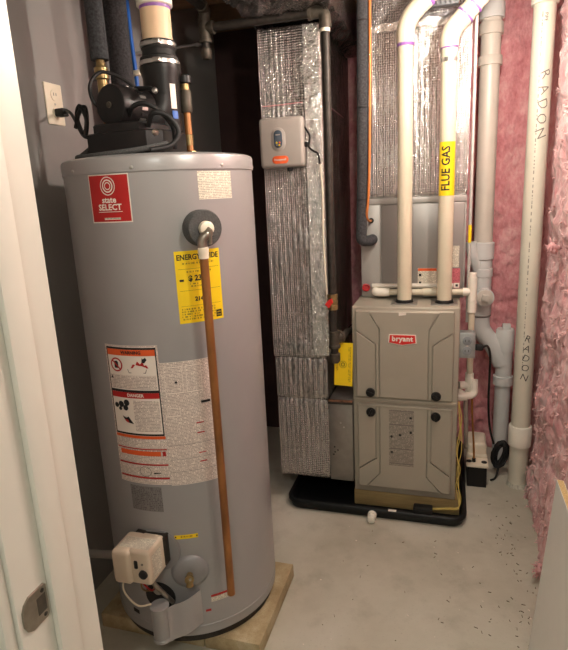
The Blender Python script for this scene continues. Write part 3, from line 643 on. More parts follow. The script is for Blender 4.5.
# ------------------------------------------------------------------ return duct in bubble foil
def crinkle(p, ridge, amp, seed):
    ph = ridge / 0.0235 + 0.45 * noise.noise(Vector((ridge * 9 + seed, p.z * 1.1, 1.0))) + 0.25 * noise.noise(Vector((ridge * 20, p.z * 4.0, seed)))
    a = abs(math.sin(PI * ph)) ** 0.55 - 0.6
    k = 0.55 + 0.45 * noise.noise(Vector((ridge * 6, p.z * 2.5, seed + 5)))
    return amp * (0.62 * a * k + 0.45 * noise.noise(Vector((p.x, p.y, p.z)) * 11 + Vector((seed, 0, 0))) + 0.22 * noise.noise(Vector((p.x, p.y, p.z * 0.6)) * 48))
def wrap(name, parent, m, x0, x1, y0, y1, z0, z1, amp=0.005, seed=0.0, res=0.009, resz=0.014, lab=None):
    """box wrapped in crinkled foil: front, sides and back as one sleeve with closed ends"""
    per = [(x0, y1), (x0, y0), (x1, y0), (x1, y1)]; pts = []
    for (ax, ay), (bx, by) in zip(per, per[1:] + per[:1]):
        n = max(2, int(math.hypot(bx - ax, by - ay) / res))
        nx, ny = (by - ay), -(bx - ax); L = math.hypot(nx, ny); nx, ny = -nx / L, -ny / L
        if (nx * ((x0 + x1) / 2 - ax) + ny * ((y0 + y1) / 2 - ay)) > 0: nx, ny = -nx, -ny
        for i in range(n): t = i / n; pts.append((ax + (bx - ax) * t, ay + (by - ay) * t, nx, ny, min(t, 1 - t) * L, ax + ay + t * L))
    b = MB(); rings = []; nz = max(2, int((z1 - z0) / resz))
    for j in range(nz + 1):
        z = z0 + (z1 - z0) * j / nz; r = []
        for (x, yy, nx, ny, e, s) in pts:
            d = crinkle(Vector((x, yy, z)), s, amp, seed) * min(1, e / 0.02 + 0.1)
            d -= 0.006 * math.exp(-min(z - z0, z1 - z) / 0.008)
            r.append(b.bm.verts.new((x + nx * d, yy + ny * d, z)))
        rings.append(r)
    b.skin(rings); return part(name, b, m, parent, 60, lab)
DX0, DX1, DY0, DY1 = -0.752, -0.505, 2.262, 2.92
rd = thing('return_duct', 'tall return air duct wrapped in silver bubble foil', 'duct', (-0.63, 2.5, 0.135))
wrap('foil_wrap', rd, M_foil, DX0, DX1, DY0, DY1, 0.725, 2.075, 0.009, 1.0, 0.004)
wrap('foil_wrap', rd, M_foil, DX0 + 0.004, DX1 - 0.002, DY0 + 0.004, DY1, 0.530, 0.722, 0.011, 4.0, 0.004)
wrap('foil_wrap', rd, M_foil, DX0 + 0.006, DX1 - 0.002, DY0 + 0.003, DY1, 0.137, 0.528, 0.008, 8.0, 0.004)
def tape(o, u, v, n, w, h, nu, nv, seed, amp=0.004, m=None, name='foil_tape', parent=None):
    o, u, v, n = Vector(o), Vector(u), Vector(v), Vector(n)
    def f(a, c):
        p = o + u * (a * w) + v * (c * h); return p + n * (0.008 + amp * noise.noise(p * 30 + Vector((seed, 0, 0))) + amp * 0.6 * noise.noise(p * 70))
    b = MB().slab(f, lambda a, c: o + u * (a * w) + v * (c * h), nu, nv); return part(name, b, m or M_tape, parent or rd, 60)
tape((DX1 - 0.060, DY0, 0.74), (1, 0, 0), (0, 0, 1), (0, -1, 0), 0.062, 1.33, 8, 120, 3)
tape((DX1, DY0, 0.74), (0, 1, 0), (0, 0, 1), (1, 0, 0), 0.04, 1.33, 5, 120, 5, 0.003)
M_pink = mat('pink_chalk_line', (206, 120, 124), 0.7)
for o, u, w in (((DX0 + 0.01, DY0 - 0.0105, 1.787), (0.992, 0, 0.02), 0.17), ((DX1 + 0.0105, DY0 + 0.05, 1.787), (0, 1, -0.03), 0.4)):
    b = MB(); o = Vector(o); u = Vector(u); b.tube([o, o + u * w * 0.5, o + u * w], 0.0011, 6); part('chalk_line', b, M_pink, rd)
bo = part('sheet_metal_boot', MB().box(-0.507, -0.400, 2.268, 2.93, 0.133, 0.527, 0.003), M_galv, rd, 30, 'bare sheet metal boot')
part('boot_flange', MB().box(-0.507, -0.400, 2.262, 2.275, 0.5225, 0.530, 0.001), mat('rusty_edge', (120, 84, 62), 0.6, 0.3, var=0.5, vs=60), rd, 0)
part('boot_flange', MB().box(-0.507, -0.398, 2.262, 2.275, 0.512, 0.522, 0.001), M_iron, rd, 0)
for x, z in ((-0.455, 0.42), (-0.44, 0.40), (-0.485, 0.30), (-0.483, 0.275), (-0.47, 0.285), (-0.49, 0.262)):
    part('boot_screw', MB().lathe((x, 2.268, z), (0, -1, 0), [(0, 0.004), (0.003, 0.003)], 8), M_steel if z > 0.35 else M_ink, rd)
tr = thing('trunk_duct', 'foil-wrapped trunk duct running under the ceiling joists', 'duct', (-0.60, 1.9, 2.085))
def trunk_f(z, s): 
    def f(u, v):
        x = -0.765 + 0.34 * u; yy = 0.9 + 2.1 * v; p = Vector((x, yy, z))
        return p + Vector((0, 0, s * (0.016 * noise.noise(Vector((x * 8 + yy * 9, yy * 4 - x * 9, 0))) + 0.014 * noise.noise(Vector((x * 60 + yy * 34, (yy - x) * 7, 3))))))
    return f
part('foil_wrap', MB().slab(trunk_f(2.096, 1), trunk_f(2.25, 0), 44, 260), M_foild, tr, 60)
# control box on the duct front
cb = thing('duct_control_box', 'grey control box with a small window, mounted on the foil duct', 'control box', (-0.656, 2.25, 1.543))
part('casing', MB().box(-0.748, -0.565, 2.205, 2.256, 1.543, 1.737, 0.014, 3), M_ctl, cb)
def pill(cx, cz, hw, hh, n=10):
    r = hw; return [(cx + r * math.cos(a), cz + hh - r + r * math.sin(a)) for a in [PI * i / n for i in range(n + 1)]] + [(cx + r * math.cos(a), cz - hh + r + r * math.sin(a)) for a in [PI + PI * i / n for i in range(n + 1)]]
X0 = (1, 0, 0); Z0 = (0, 0, 1); NY = (0, -1, 0)
part('surround', MB().prism(pill(-0.667, 1.652, 0.030, 0.046), (0, 2.206, 0), X0, Z0, NY, 0.003, 0.002), M_ctl, cb)
dw = part('display_window', MB().prism(pill(-0.667, 1.654, 0.0175, 0.034), (0, 2.203, 0), X0, Z0, NY, 0.003, 0.001), M_slate, cb)
for x, z, m in ((-0.673, 1.640, M_yel), (-0.661, 1.640, M_oran), (-0.672, 1.631, M_inkg), (-0.662, 1.630, M_yel)):
    part('indicator', MB().lathe((x, 2.2002, z), NY, [(0, 0.0042), (0.0012, 0.003)], 8), m, dw)
part('indicator', MB().box(-0.676, -0.658, 2.1992, 2.2008, 1.668, 1.672), M_ctl, dw, 0)
lg = part('logo_tag', MB().prism([(x, z) for z, x in pill(1.574, -0.662, 0.015, 0.034)], (0, 2.206, 0), X0, Z0, NY, 0.0025, 0.0006), M_oran, cb)
lettering('Honeywell', 0.0115, flat((-0.662, 2.2028, 1.5745), X0, Z0), M_paper, lg, bold=0.0003)
part('cable', MB().tube(curve([(-0.57, 2.24, 1.70), (-0.545, 2.235, 1.66), (-0.55, 2.235, 1.62), (-0.53, 2.235, 1.60), (-0.515, 2.24, 1.59), (-0.508, 2.243, 1.55)], 6), 0.004, 8), M_rub, cb)
part('cable_gland', MB().lathe((-0.568, 2.23, 1.628), X0, [(0, 0.010), (0.015, 0.010), (0.018, 0.006)], 12), M_rub, cb)
part('gland', MB().lathe((-0.63, 2.23, 1.546), (0, 0, -1), [(0, 0.012), (0.016, 0.012), (0.018, 0.007)], 14), M_rub, cb)
single('thermostat_cable', MB().tube(curve([(-0.506, 2.243, 1.55), (-0.500, 2.24, 1.43), (-0.503, 2.24, 1.25), (-0.495, 2.238, 1.06), (-0.492, 2.25, 0.95), (-0.47, 2.29, 0.88)], 6), 0.0032, 8), M_ivory, 'thin white cable hanging down the right corner of the foil duct', 'cable')

# ------------------------------------------------------------------ gas line to the furnace
gp = thing('furnace_gas_pipe', 'black iron gas pipe crossing above the control box and dropping to the furnace', 'pipe', (-0.46, 2.2, 0.73))
GY = 2.195; GX = -0.462; TXg = -0.946
part('supply_pipe', MB().cyl((TXg + 0.012, 0.8, 2.157), (TXg + 0.012, GY - 0.03, 2.157), 0.017), M_iron, gp)
part('street_elbow', MB().tube(bend([(TXg + 0.012, GY - 0.05, 2.157), (TXg + 0.006, GY, 2.160), (TXg, GY, 2.10)], 0.03), 0.0235, 18), M_malle, gp)
part('tee', MB().lathe((TXg, GY, 2.125), (0, 0, -1), [(0, 0.021), (0.001, 0.025), (0.012, 0.025), (0.014, 0.022), (0.075, 0.022), (0.077, 0.026), (0.09, 0.026), (0.091, 0.018)], 20).lathe((TXg, GY, 2.088), X0, [(0, 0.02), (0.028, 0.021), (0.029, 0.025), (0.04, 0.025), (0.041, 0.018)], 20), M_malle, gp)
part('pipe_nipple', MB().cyl((TXg, GY, 2.04), (TXg, GY, 1.99), 0.016), M_iron, gp)
part('drip_cap', MB().lathe((TXg, GY, 2.015), (0, 0, -1), [(0, 0.019), (0.002, 0.022), (0.030, 0.022), (0.040, 0.015)], 16), M_malle, gp)
part('cross_pipe', MB().cyl((TXg + 0.03, GY, 2.088), (GX - 0.03, GY, 2.088), 0.0165), M_iron, gp)
part('elbow', MB().tube(bend([(GX - 0.055, GY, 2.088), (GX, GY, 2.088), (GX, GY, 2.03)], 0.035), 0.0225, 18).lathe((GX - 0.05, GY, 2.088), (-1, 0, 0), [(0, 0.025), (0.012, 0.025)], 18).lathe((GX, GY, 2.045), (0, 0, -1), [(0, 0.025), (0.012, 0.025)], 18), M_malle, gp)
part('thread_seal', MB().cyl((GX, GY, 2.034), (GX, GY, 2.018), 0.0185), M_ivory, gp)
part('drop_pipe', MB().cyl((GX, GY, 2.03), (GX, GY, 1.02), 0.0165), M_iron, gp)
va = part('shutoff_valve', MB().lathe((GX, GY, 1.028), (0, 0, -1), [(0, 0.018), (0.001, 0.023), (0.016, 0.023), (0.018, 0.02), (0.030, 0.024), (0.045, 0.02), (0.047, 0.023), (0.066, 0.023), (0.067, 0.018)], 8), M_brass, gp, 40, 'brass shutoff valve with red handle')
part('valve_handle', MB().prism([(-0.020, -0.004), (-0.004, -0.020), (0.014, 0.004), (0.010, 0.022), (-0.006, 0.014)], (GX - 0.006, GY - 0.024, 0.992), X0, Z0, NY, 0.008, 0.002), M_badge, va)
part('drop_pipe', MB().cyl((GX, GY, 0.965), (GX, GY, 0.85), 0.0165), M_iron, gp)
part('tee', MB().lathe((GX + 0.004, GY, 0.870), (0, 0, -1), [(0, 0.02), (0.001, 0.025), (0.012, 0.025), (0.014, 0.022), (0.060, 0.022), (0.062, 0.025), (0.074, 0.025), (0.075, 0.018)], 18).lathe((GX + 0.004, GY, 0.836), (0.55, 0.83, 0), [(0, 0.02), (0.03, 0.022), (0.031, 0.025), (0.044, 0.025)], 18), M_malle, gp)
part('branch_pipe', MB().tube(bend([(GX + 0.01, GY + 0.01, 0.836), (GX + 0.035, GY + 0.05, 0.836), (GX + 0.035, 2.33, 0.836), (-0.385, 2.36, 0.836)], 0.03), 0.014, 14), M_iron, gp)
part('pipe_nipple', MB().cyl((GX + 0.004, GY, 0.80), (GX + 0.004, GY, 0.76), 0.0165), M_iron, gp)
part('drip_cap', MB().lathe((GX + 0.004, GY, 0.772), (0, 0, -1), [(0, 0.02), (0.002, 0.0235), (0.034, 0.0235), (0.042, 0.017)], 18), M_malle, gp)
single('pipe_hanger', MB().cyl((XL, GY, 2.032), (TXg - 0.018, GY, 2.035), 0.005).lathe((TXg - 0.04, GY, 2.0345), X0, [(0, 0.008), (0.012, 0.008)], 6), M_steel, 'thin steel hanger rod from the left wall to the gas tee', 'hanger')
yt = thing('yellow_tag', 'yellow gas warning card hanging behind the drip leg', 'tag', (-0.43, 2.25, 0.607))
RT = Matrix.Translation((-0.432, 2.25, 0.705)) @ Matrix.Rotation(math.radians(2), 4, 'Y')
part('card', MB().box(-0.040, 0.040, -0.001, 0.001, -0.098, 0.098, 0.0004, 1, RT), M_yel, yt, 0)
def on_tag(x0, z0): return lambda x, y: RT @ Vector((x0 - y, -0.0016, z0 + x))
b = MB().grid(lambda u, v: RT @ Vector((0.034 - 0.012 * v, -0.0014, -0.08 + 0.16 * u)), 1, 1, 0.16, 0.012); part('fine_print', b, M_finey, yt, 0)
b = MB().grid(lambda u, v: RT @ Vector((-0.022 - 0.010 * v, -0.0014, -0.03 + 0.06 * u)), 1, 1, 0.06, 0.012); part('fine_print', b, M_finey, yt, 0)
b = MB(); n = 24
for r0, r1 in ((0.016, 0.0145), (0.009, 0.006)):
    ra = [b.bm.verts.new(RT @ Vector((-0.002 + r0 * math.cos(2 * PI * i / n), -0.0016, 0.0 + r0 * math.sin(2 * PI * i / n)))) for i in range(n)]
    rb = [b.bm.verts.new(RT @ Vector((-0.002 + r1 * math.cos(2 * PI * i / n), -0.0016, 0.0 + r1 * math.sin(2 * PI * i / n)))) for i in range(n)]
    for i in range(n): b.bm.faces.new((ra[i], ra[(i + 1) % n], rb[(i + 1) % n], rb[i]))
part('emblem', b, M_ink, yt, 0)
part('tie_string', MB().tube(curve([(-0.44, 2.25, 0.80), (-0.44, 2.235, 0.82), (-0.445, 2.22, 0.826)], 4), 0.0015, 6), M_ivory, yt)

# ------------------------------------------------------------------ furnace, on timber in its pan
def pan():
    b = MB(); x0, x1, y0, y1, R = -0.712, 0.098, 2.190, 3.0, 0.07
    prof = [(0.030, 0.004), (0.026, 0.006), (0.020, 0.044), (0.016, 0.050), (0.004, 0.050), (0.0, 0.046), (0.0, 0.034), (0.008, 0.030), (0.014, 0.004), (0.02, 0.0)]
    def loop(off, z):
        pts = []; r = max(R - off, 0.005)
        for cx, cy, a0 in ((x1 - off - r, y1 - off - r, 0), (x0 + off + r, y1 - off - r, 90), (x0 + off + r, y0 + off + r, 180), (x1 - off - r, y0 + off + r, 270)):
            for k in range(9): a = math.radians(a0 + 90 * k / 8); pts.append(b.bm.verts.new((cx + r * math.cos(a), cy + r * math.sin(a), z)))
        return pts
    b.skin([loop(o, z) for o, z in prof]); return b
dp = thing('drain_pan', 'black plastic drain pan on the floor under the furnace', 'drain pan', (-0.30, 2.6, 0.0))
part('tray', pan(), M_pan, dp, 50)
part('drain_stub', MB().lathe((-0.305, 2.205, 0.026), (0, -1, -0.08), [(0, 0.016), (0.012, 0.016), (0.013, 0.020), (0.030, 0.020), (0.031, 0.0165), (0.058, 0.0165), (0.060, 0.013)], 20), M_pvcw, dp, 40, 'white plastic drain stub')
part('rim_scuff', MB().box(-0.235, -0.20, 2.1905, 2.206, 0.0495, 0.0512, 0.0005), M_paper, dp)
fs = thing('float_switch', 'small black float switch clipped to the drain pan rim', 'switch', (-0.085, 2.23, 0.03))
part('switch_body', MB().box(-0.128, -0.045, 2.198, 2.245, 0.046, 0.074, 0.005), M_black, fs)
part('float', MB().cyl((-0.09, 2.232, 0.006), (-0.09, 2.232, 0.05), 0.012), M_black, fs)
for y0 in (2.292, 2.60, 2.86):
    single('timber_block', MB().box(-0.402, 0.068, y0, y0 + 0.088, 0.005, 0.083, 0.003), M_lumber,
           {2.292: 'pine timber block under the front edge of the furnace', 2.60: 'pine timber block under the middle of the furnace', 2.86: 'pine timber block under the back of the furnace'}[y0], 'timber', 'timber under the furnace')
FX0, FX1, FY0, FY1, FZ0, FZ1 = -0.398, 0.048, 2.283, 3.015, 0.085, 0.957
fu = thing('furnace', 'taupe upright gas furnace with two front doors and a red badge', 'furnace', ((FX0 + FX1) / 2, 2.6, FZ0))
part('cabinet', MB().box(FX0, FX1, FY0, FY1, FZ0, FZ1, 0.006, 3), M_furn, fu, 40)
part('centre_rail', MB().box(FX0 + 0.003, FX1 - 0.003, FY0 - 0.004, FY0 + 0.01, 0.527, 0.545, 0.003), M_furn, fu)
def fpoly(name, poly, parent, base, h, m=M_furn, ch=0.003): return part(name, MB().prism(poly, (0, base, 0), X0, Z0, NY, h, ch), m, parent, 25)
xm = -0.1765; mir = lambda poly: [(2 * xm - x, z) for x, z in reversed(poly)]
ud = part('upper_door', MB().box(-0.381, 0.028, FY0 - 0.008, FY0 + 0.004, 0.549, 0.943, 0.007, 3), M_furn, fu, 40)
by = FY0 - 0.0115
cen = [(-0.319, 0.938), (-0.277, 0.866), (-0.277, 0.556), (-0.076, 0.556), (-0.076, 0.866), (-0.034, 0.938)]
fpoly('door_relief', cen, ud, by + 0.004, 0.010, ch=0.0015)
sd = [(-0.376, 0.851), (-0.2965, 0.795), (-0.2965, 0.556), (-0.376, 0.556)]
fpoly('door_relief', sd, ud, by + 0.004, 0.010, ch=0.0015); fpoly('door_relief', mir(sd), ud, by + 0.004, 0.010, ch=0.0015)
cr = [(-0.376, 0.938), (-0.325, 0.938), (-0.282, 0.865), (-0.282, 0.556), (-0.2915, 0.556), (-0.2915, 0.798), (-0.376, 0.858)]
fpoly('door_relief', cr, ud, by + 0.004, 0.010, ch=0.0); fpoly('door_relief', mir(cr), ud, by + 0.004, 0.010, ch=0.0)
ldr = part('lower_door', MB().box(-0.378, 0.030, FY0 - 0.008, FY0 + 0.004, 0.114, 0.519, 0.007, 3), M_furn, fu, 40)
part('door_lip', MB().box(-0.376, 0.028, FY0 - 0.020, FY0 - 0.004, 0.512, 0.520, 0.003), M_furn, ldr)
cl = [(-0.277, 0.512), (-0.277, 0.190), (-0.336, 0.122), (-0.017, 0.122), (-0.076, 0.190), (-0.076, 0.512)]
fpoly('door_relief', cl, ldr, by + 0.004, 0.010, ch=0.0015)
sl = [(-0.373, 0.512), (-0.2965, 0.512), (-0.2965, 0.266), (-0.373, 0.210)]
fpoly('door_relief', sl, ldr, by + 0.004, 0.010, ch=0.0015); fpoly('door_relief', mir(sl), ldr, by + 0.004, 0.010, ch=0.0015)
c2 = [(-0.373, 0.203), (-0.2915, 0.263), (-0.2915, 0.512), (-0.282, 0.512), (-0.282, 0.188), (-0.343, 0.122), (-0.373, 0.122)]
fpoly('door_relief', c2, ldr, by + 0.004, 0.010, ch=0.0); fpoly('door_relief', mir(c2), ldr, by + 0.004, 0.010, ch=0.0)
def knob(x, z, par, rot):
    k = part('knob', MB().lathe((x, by - 0.003, z), NY, [(0, 0.020), (0.004, 0.021), (0.012, 0.019), (0.014, 0.012)], 20), M_black, par, 40, 'black door knob')
    R = Matrix.Translation((x, by - 0.016, z)) @ Matrix.Rotation(rot, 4, 'Y')
    part('grip', MB().box(-0.017, 0.017, -0.008, 0.004, -0.005, 0.005, 0.002, 2, R), M_black, k)
knob(-0.318, 0.577, ud, 0.35); knob(-0.041, 0.575, ud, 0.6); knob(-0.317, 0.485, ldr, 2.0); knob(-0.041, 0.482, ldr, 1.4)
bz = 0.8205; bx = -0.182
bp = [(-0.057, -0.014), (-0.0535, 0.021), (0.0535, 0.021), (0.057, -0.014), (0.0, -0.024)]
bd = part('brand_badge', MB().prism([(bx + x * 1.04, bz + z * 1.08) for x, z in bp], (0, by - 0.006, 0), X0, Z0, NY, 0.002, 0.0005), M_paper, ud, 20, 'red badge with white lettering')
part('badge_field', MB().prism([(bx + x * 0.96, bz + z * 0.93) for x, z in bp], (0, by - 0.0078, 0), X0, Z0, NY, 0.0014, 0.0004), M_badge, bd, 20)
lettering('bryant', 0.031, flat((bx, by - 0.0096, bz + 0.0035), X0, Z0), M_paper, bd, bold=0.0012, spacing=1.08)
b = MB().grid(lambda u, v: Vector((-0.238 + 0.107 * u, by - 0.0066, 0.234 + 0.268 * v)), 1, 1, 0.107, 0.268); lbl = part('door_label', b, M_finet, ldr, 0, 'tan label of fine print')
for z in (0.494, 0.43, 0.315, 0.245): part('label_band', MB().grid(lambda u, v: Vector((-0.236 + 0.103 * u, by - 0.0070, z + 0.006 * v)), 1, 1), M_inkg, lbl, 0)
for x, z in ((-0.145, 0.468), (-0.144, 0.40), (-0.227, 0.375), (-0.226, 0.30), (-0.19, 0.385)): part('label_mark', MB().lathe((x, by - 0.0066, z), NY, [(0, 0.006), (0.0005, 0.005)], 8), M_ink, lbl)
part('door_sticker', MB().prism([(-0.197, 0.923), (-0.168, 0.927), (-0.166, 0.936), (-0.198, 0.936)], (0, by - 0.006, 0), X0, Z0, NY, 0.0008), M_paper, ud, 0)
for x in (-0.183, -0.017):
    part('pipe_collar', MB().lathe((x, 2.38, FZ1 - 0.002), Z0, [(0, 0.041), (0.004, 0.041), (0.006, 0.037), (0.016, 0.036), (0.017, 0.031)], 32), M_rub, fu)
    part('collar_plate', MB().box(x - 0.055, x + 0.055, 2.325, 2.435, FZ1 - 0.001, FZ1 + 0.003, 0.001), M_galv, fu, 0)

# ------------------------------------------------------------------ coil case and foil plenum above it
CX0, CX1, CY0, CY1 = -0.386, 0.066, 2.492, 3.015
cc = thing('coil_cabinet', 'grey cooling coil cabinet standing on top of the furnace', 'coil cabinet', (-0.16, 2.75, FZ1))
part('case', MB().box(CX0, CX1, CY0, CY1, FZ1 + 0.001, 1.400, 0.004), M_coil, cc)
M_coilp = mat('coil_panel_grey', (148, 144, 140), 0.35, 0.3, var=0.03, vs=3)
part('access_panel', MB().box(-0.292, 0.058, CY0 - 0.010, CY0 + 0.002, FZ1 + 0.012, 1.372, 0.005), M_coilp, cc, 30)
part('top_flange', MB().box(CX0, CX1, CY0 - 0.007, CY0 + 0.002, 1.374, 1.400, 0.003), M_coil, cc, 30)
part('side_strip', MB().box(CX0 + 0.002, -0.298, CY0 - 0.006, CY0 + 0.002, FZ1 + 0.012, 1.372, 0.003), M_coil, cc, 30)
yl = CY0 - 0.0112
def clab(name, x0, x1, z0, z1, m, par=cc, d=0.0, lab=None):
    b = MB().grid(lambda u, v: Vector((x0 + (x1 - x0) * u, yl - d, z0 + (z1 - z0) * v)), 1, 1, x1 - x0, z1 - z0); return part(name, b, m, par, 0, lab)
l1 = clab('warning_label', -0.133, -0.052, 0.998, 1.092, M_fine2, cc, 0, 'white label with an orange heading'); clab('header', -0.132, -0.053, 1.079, 1.091, M_oran, l1, 0.0005)
for z in (1.055, 1.02): clab('pictogram', -0.128, -0.118, z, z + 0.012, M_ink, l1, 0.0005)
clab('white_label', 0.012, 0.040, 1.095, 1.188, M_fine2)
M_rosel = print_mat('rose_print', (206, 110, 120), (150, 60, 70), 0.006, 300, 0.5, 6)
l2 = clab('rose_label', 0.006, 0.046, 1.002, 1.090, M_rosel, cc, 0, 'rose label of fine print'); clab('white_square', 0.022, 0.044, 1.004, 1.026, M_paper, l2, 0.0005); clab('black_square', 0.028, 0.038, 1.010, 1.020, M_ink, l2, 0.001)
for x, z, r in ((-0.338, 1.305, 0.012), (-0.333, 1.222, 0.020)):
    part('grommet', MB().lathe((x, CY0 - 0.004, z), NY, [(0, r), (0.004, r), (0.005, r * 0.8)], 20), M_rub, cc)
pl = thing('supply_plenum', 'foil-wrapped supply plenum above the cooling coil', 'duct', (-0.16, 2.75, 1.40))
wrap('foil_wrap', pl, M_foil, -0.372, 0.066, 2.496, 3.01, 1.402, 2.085, 0.0065, 21.0, 0.0042)
part('trunk_end', MB().slab(lambda u, v: Vector((-0.372 + 0.44 * u, 2.486 + 0.006 * noise.noise(Vector((u * 12, v * 3, 0))), 2.09 + 0.14 * v)), lambda u, v: Vector((-0.372 + 0.44 * u, 3.0, 2.09 + 0.14 * v)), 30, 10), M_foild, pl, 60)
part('foil_band', MB().slab(lambda u, v: Vector((-0.375 + 0.446 * u, 2.483 + 0.012 * noise.noise(Vector((u * 14, v * 2, 7))), 2.066 + 0.03 * v + 0.008 * noise.noise(Vector((u * 9, 0, 2))))), lambda u, v: Vector((-0.375 + 0.446 * u, 2.500, 2.066 + 0.03 * v)), 40, 4), M_tape, pl, 60)
dg = thing('louvred_box', 'dark grey ribbed box at the ceiling between the two vent pipes', 'vent box', (-0.04, 2.42, 2.115))
part('box', MB().box(-0.096, 0.012, 2.425, 2.468, 2.118, 2.25, 0.004), mat('dark_grey_plastic', (92, 92, 96), 0.5), dg)
for i in range(6): part('rib', MB().box(-0.090 + i * 0.0175, -0.082 + i * 0.0175, 2.415, 2.428, 2.122, 2.22, 0.002), mat('dark_grey_plastic', (92, 92, 96), 0.5), dg)

# ------------------------------------------------------------------ vent pipes of the furnace
def pmap(cx, cy, r, ang, z, rot=0.0, h=0.0006):
    """map print metres onto a vertical pipe; rot turns the print"""
    c, s = math.cos(rot), math.sin(rot)
    def f(x, y):
        X, Y = x * c - y * s, x * s + y * c
        a = math.radians(ang) + X / r; return Vector((cx + (r + h) * math.cos(a), cy + (r + h) * math.sin(a), z + Y))
    return f
def ppatch(cx, cy, r, a0, a1, z0, z1, m, par, name, h=0.0005, seg=10):
    b = MB().grid(lambda u, v: pmap(cx, cy, r, a0 + (a1 - a0) * u, z0 + (z1 - z0) * v, 0, h)(0, 0), seg, 1, math.radians(a1 - a0) * r, z1 - z0); b.keep = True
    return part(name, b, m, par, 60)
FR = 0.0302; FY = 2.38
ip = thing('intake_pipe', 'cream plastic air intake pipe, left of the two on the furnace', 'pipe', (-0.183, FY, 0.972))
part('pipe', MB().cyl((-0.183, FY, 0.962), (-0.183, FY, 2.0), FR, seg=32), M_pvc, ip)
e0 = [(-0.183, FY, 1.985), (-0.183, FY, 2.03), (-0.170, FY, 2.072), (-0.140, FY, 2.108), (-0.10, FY, 2.140)]
part('elbow', MB().tube(curve(e0, 5), [0.0345] * 21, 28), M_pvc, ip)
part('primer_ring', MB().lathe((-0.183, FY, 1.976), Z0, [(0, FR), (0.001, FR + 0.002), (0.011, FR + 0.0048), (0.012, FR)], 32), M_primer, ip)
d0 = (Vector(e0[-1]) - Vector(e0[-2])).normalized()
part('primer_ring', MB().lathe(Vector(e0[-1]) - d0 * 0.006, d0, [(0, 0.0346), (0.003, 0.0355), (0.012, 0.0355), (0.014, 0.030)], 28), M_primer, ip)
part('pipe', MB().cyl(Vector(e0[-1]), Vector(e0[-1]) + d0 * 0.22, FR, seg=28), M_pvc, ip)
fp = thing('flue_pipe', 'cream plastic flue gas pipe with a yellow label on the furnace', 'pipe', (-0.017, FY, 0.972))
FXc = -0.0175
part('pipe', MB().cyl((FXc, FY, 0.962), (FXc, FY, 1.975), FR, seg=32), M_pvc, fp)
e1 = [(FXc, FY, 1.955), (FXc, FY, 1.985), (FXc + 0.012, FY, 2.018), (FXc + 0.036, FY, 2.044), (FXc + 0.056, FY, 2.064)]
part('elbow', MB().tube(curve(e1, 5), [0.0350] * 21, 28), M_pvc, fp)
d1 = (Vector(e1[-1]) - Vector(e1[-2])).normalized(); q = Vector(e1[-1])
part('coupling', MB().lathe(q - d1 * 0.004, d1, [(0, 0.033), (0.001, 0.0365), (0.012, 0.0365), (0.013, 0.034), (0.05, 0.034)], 28), M_pvc, fp)
part('pipe', MB().cyl(q, q + d1 * 0.24, 0.0325, seg=28), M_pvc, fp)
part('seam_line', MB().tube([q + V(-0.01, -0.0345, 0.002), q + d1 * 0.05 + V(-0.004, -0.0345, 0.004), q + d1 * 0.1 + V(-0.004, -0.033, 0.004)], 0.0016, 6), M_paper, fp)
for t in (-0.008, 0.034): part('primer_ring', MB().lathe(q + d1 * t, d1, [(0, 0.0352), (0.001, 0.0368), (0.008, 0.0368), (0.009, 0.033)], 28), M_primer, fp)
part('primer_ring', MB().lathe((FXc, FY, 1.950), Z0, [(0, FR), (0.001, FR + 0.003), (0.010, FR + 0.005), (0.011, FR)], 32), M_primer, fp)
part('steel_band', MB().lathe((FXc, FY, 1.902), Z0, [(0, FR), (0.0005, FR + 0.0015), (0.016, FR + 0.0015), (0.0165, FR)], 32), M_steel, fp)
va0 = -97.0
yb = ppatch(FXc, FY, FR, va0 - 82, va0 + 82, 1.402, 1.610, M_yel, fp, 'flue_label', 0.0006, 24)
lettering('FLUE GAS', 0.046, pmap(FXc, FY, FR, va0, 1.507, PI / 2, 0.0012), M_ink, yb, bold=0.0012, squash=0.87)
# refrigerant lines
rl_ = thing('refrigerant_line', 'black foam-covered refrigerant pipe bending into the coil cabinet', 'pipe', (-0.355, 2.42, 1.22))
part('foam_sleeve', MB().tube(bend([(-0.350, 2.40, 2.3), (-0.355, 2.40, 1.9), (-0.362, 2.405, 1.45), (-0.372, 2.41, 1.222), (-0.333, 2.43, 1.222), (-0.333, 2.486, 1.222)], 0.05, 8), 0.0235, 24), M_foam, rl_)
part('cable_tie', MB().lathe((-0.3635, 2.405, 1.398), Z0, [(0, 0.024), (0.001, 0.0255), (0.004, 0.0255), (0.005, 0.024)], 20), M_rub, rl_)
part('cable_tie', MB().lathe((-0.352, 2.40, 2.09), Z0, [(0, 0.024), (0.001, 0.0255), (0.006, 0.0255), (0.007, 0.024)], 20), M_rub, rl_)
part('cable_tie', MB().lathe((-0.3565, 2.40, 1.767), Z0, [(0, 0.024), (0.001, 0.0255), (0.004, 0.0255), (0.005, 0.024)], 20), M_rub, rl_)
single('liquid_line', MB().tube(curve([(-0.322, 2.395, 2.3), (-0.324, 2.392, 1.9), (-0.330, 2.392, 1.55), (-0.337, 2.392, 1.40), (-0.345, 2.40, 1.33), (-0.340, 2.44, 1.306), (-0.338, 2.49, 1.305)], 7), 0.0055, 12), M_orange, 'thin orange copper line alongside the black refrigerant pipe', 'pipe')
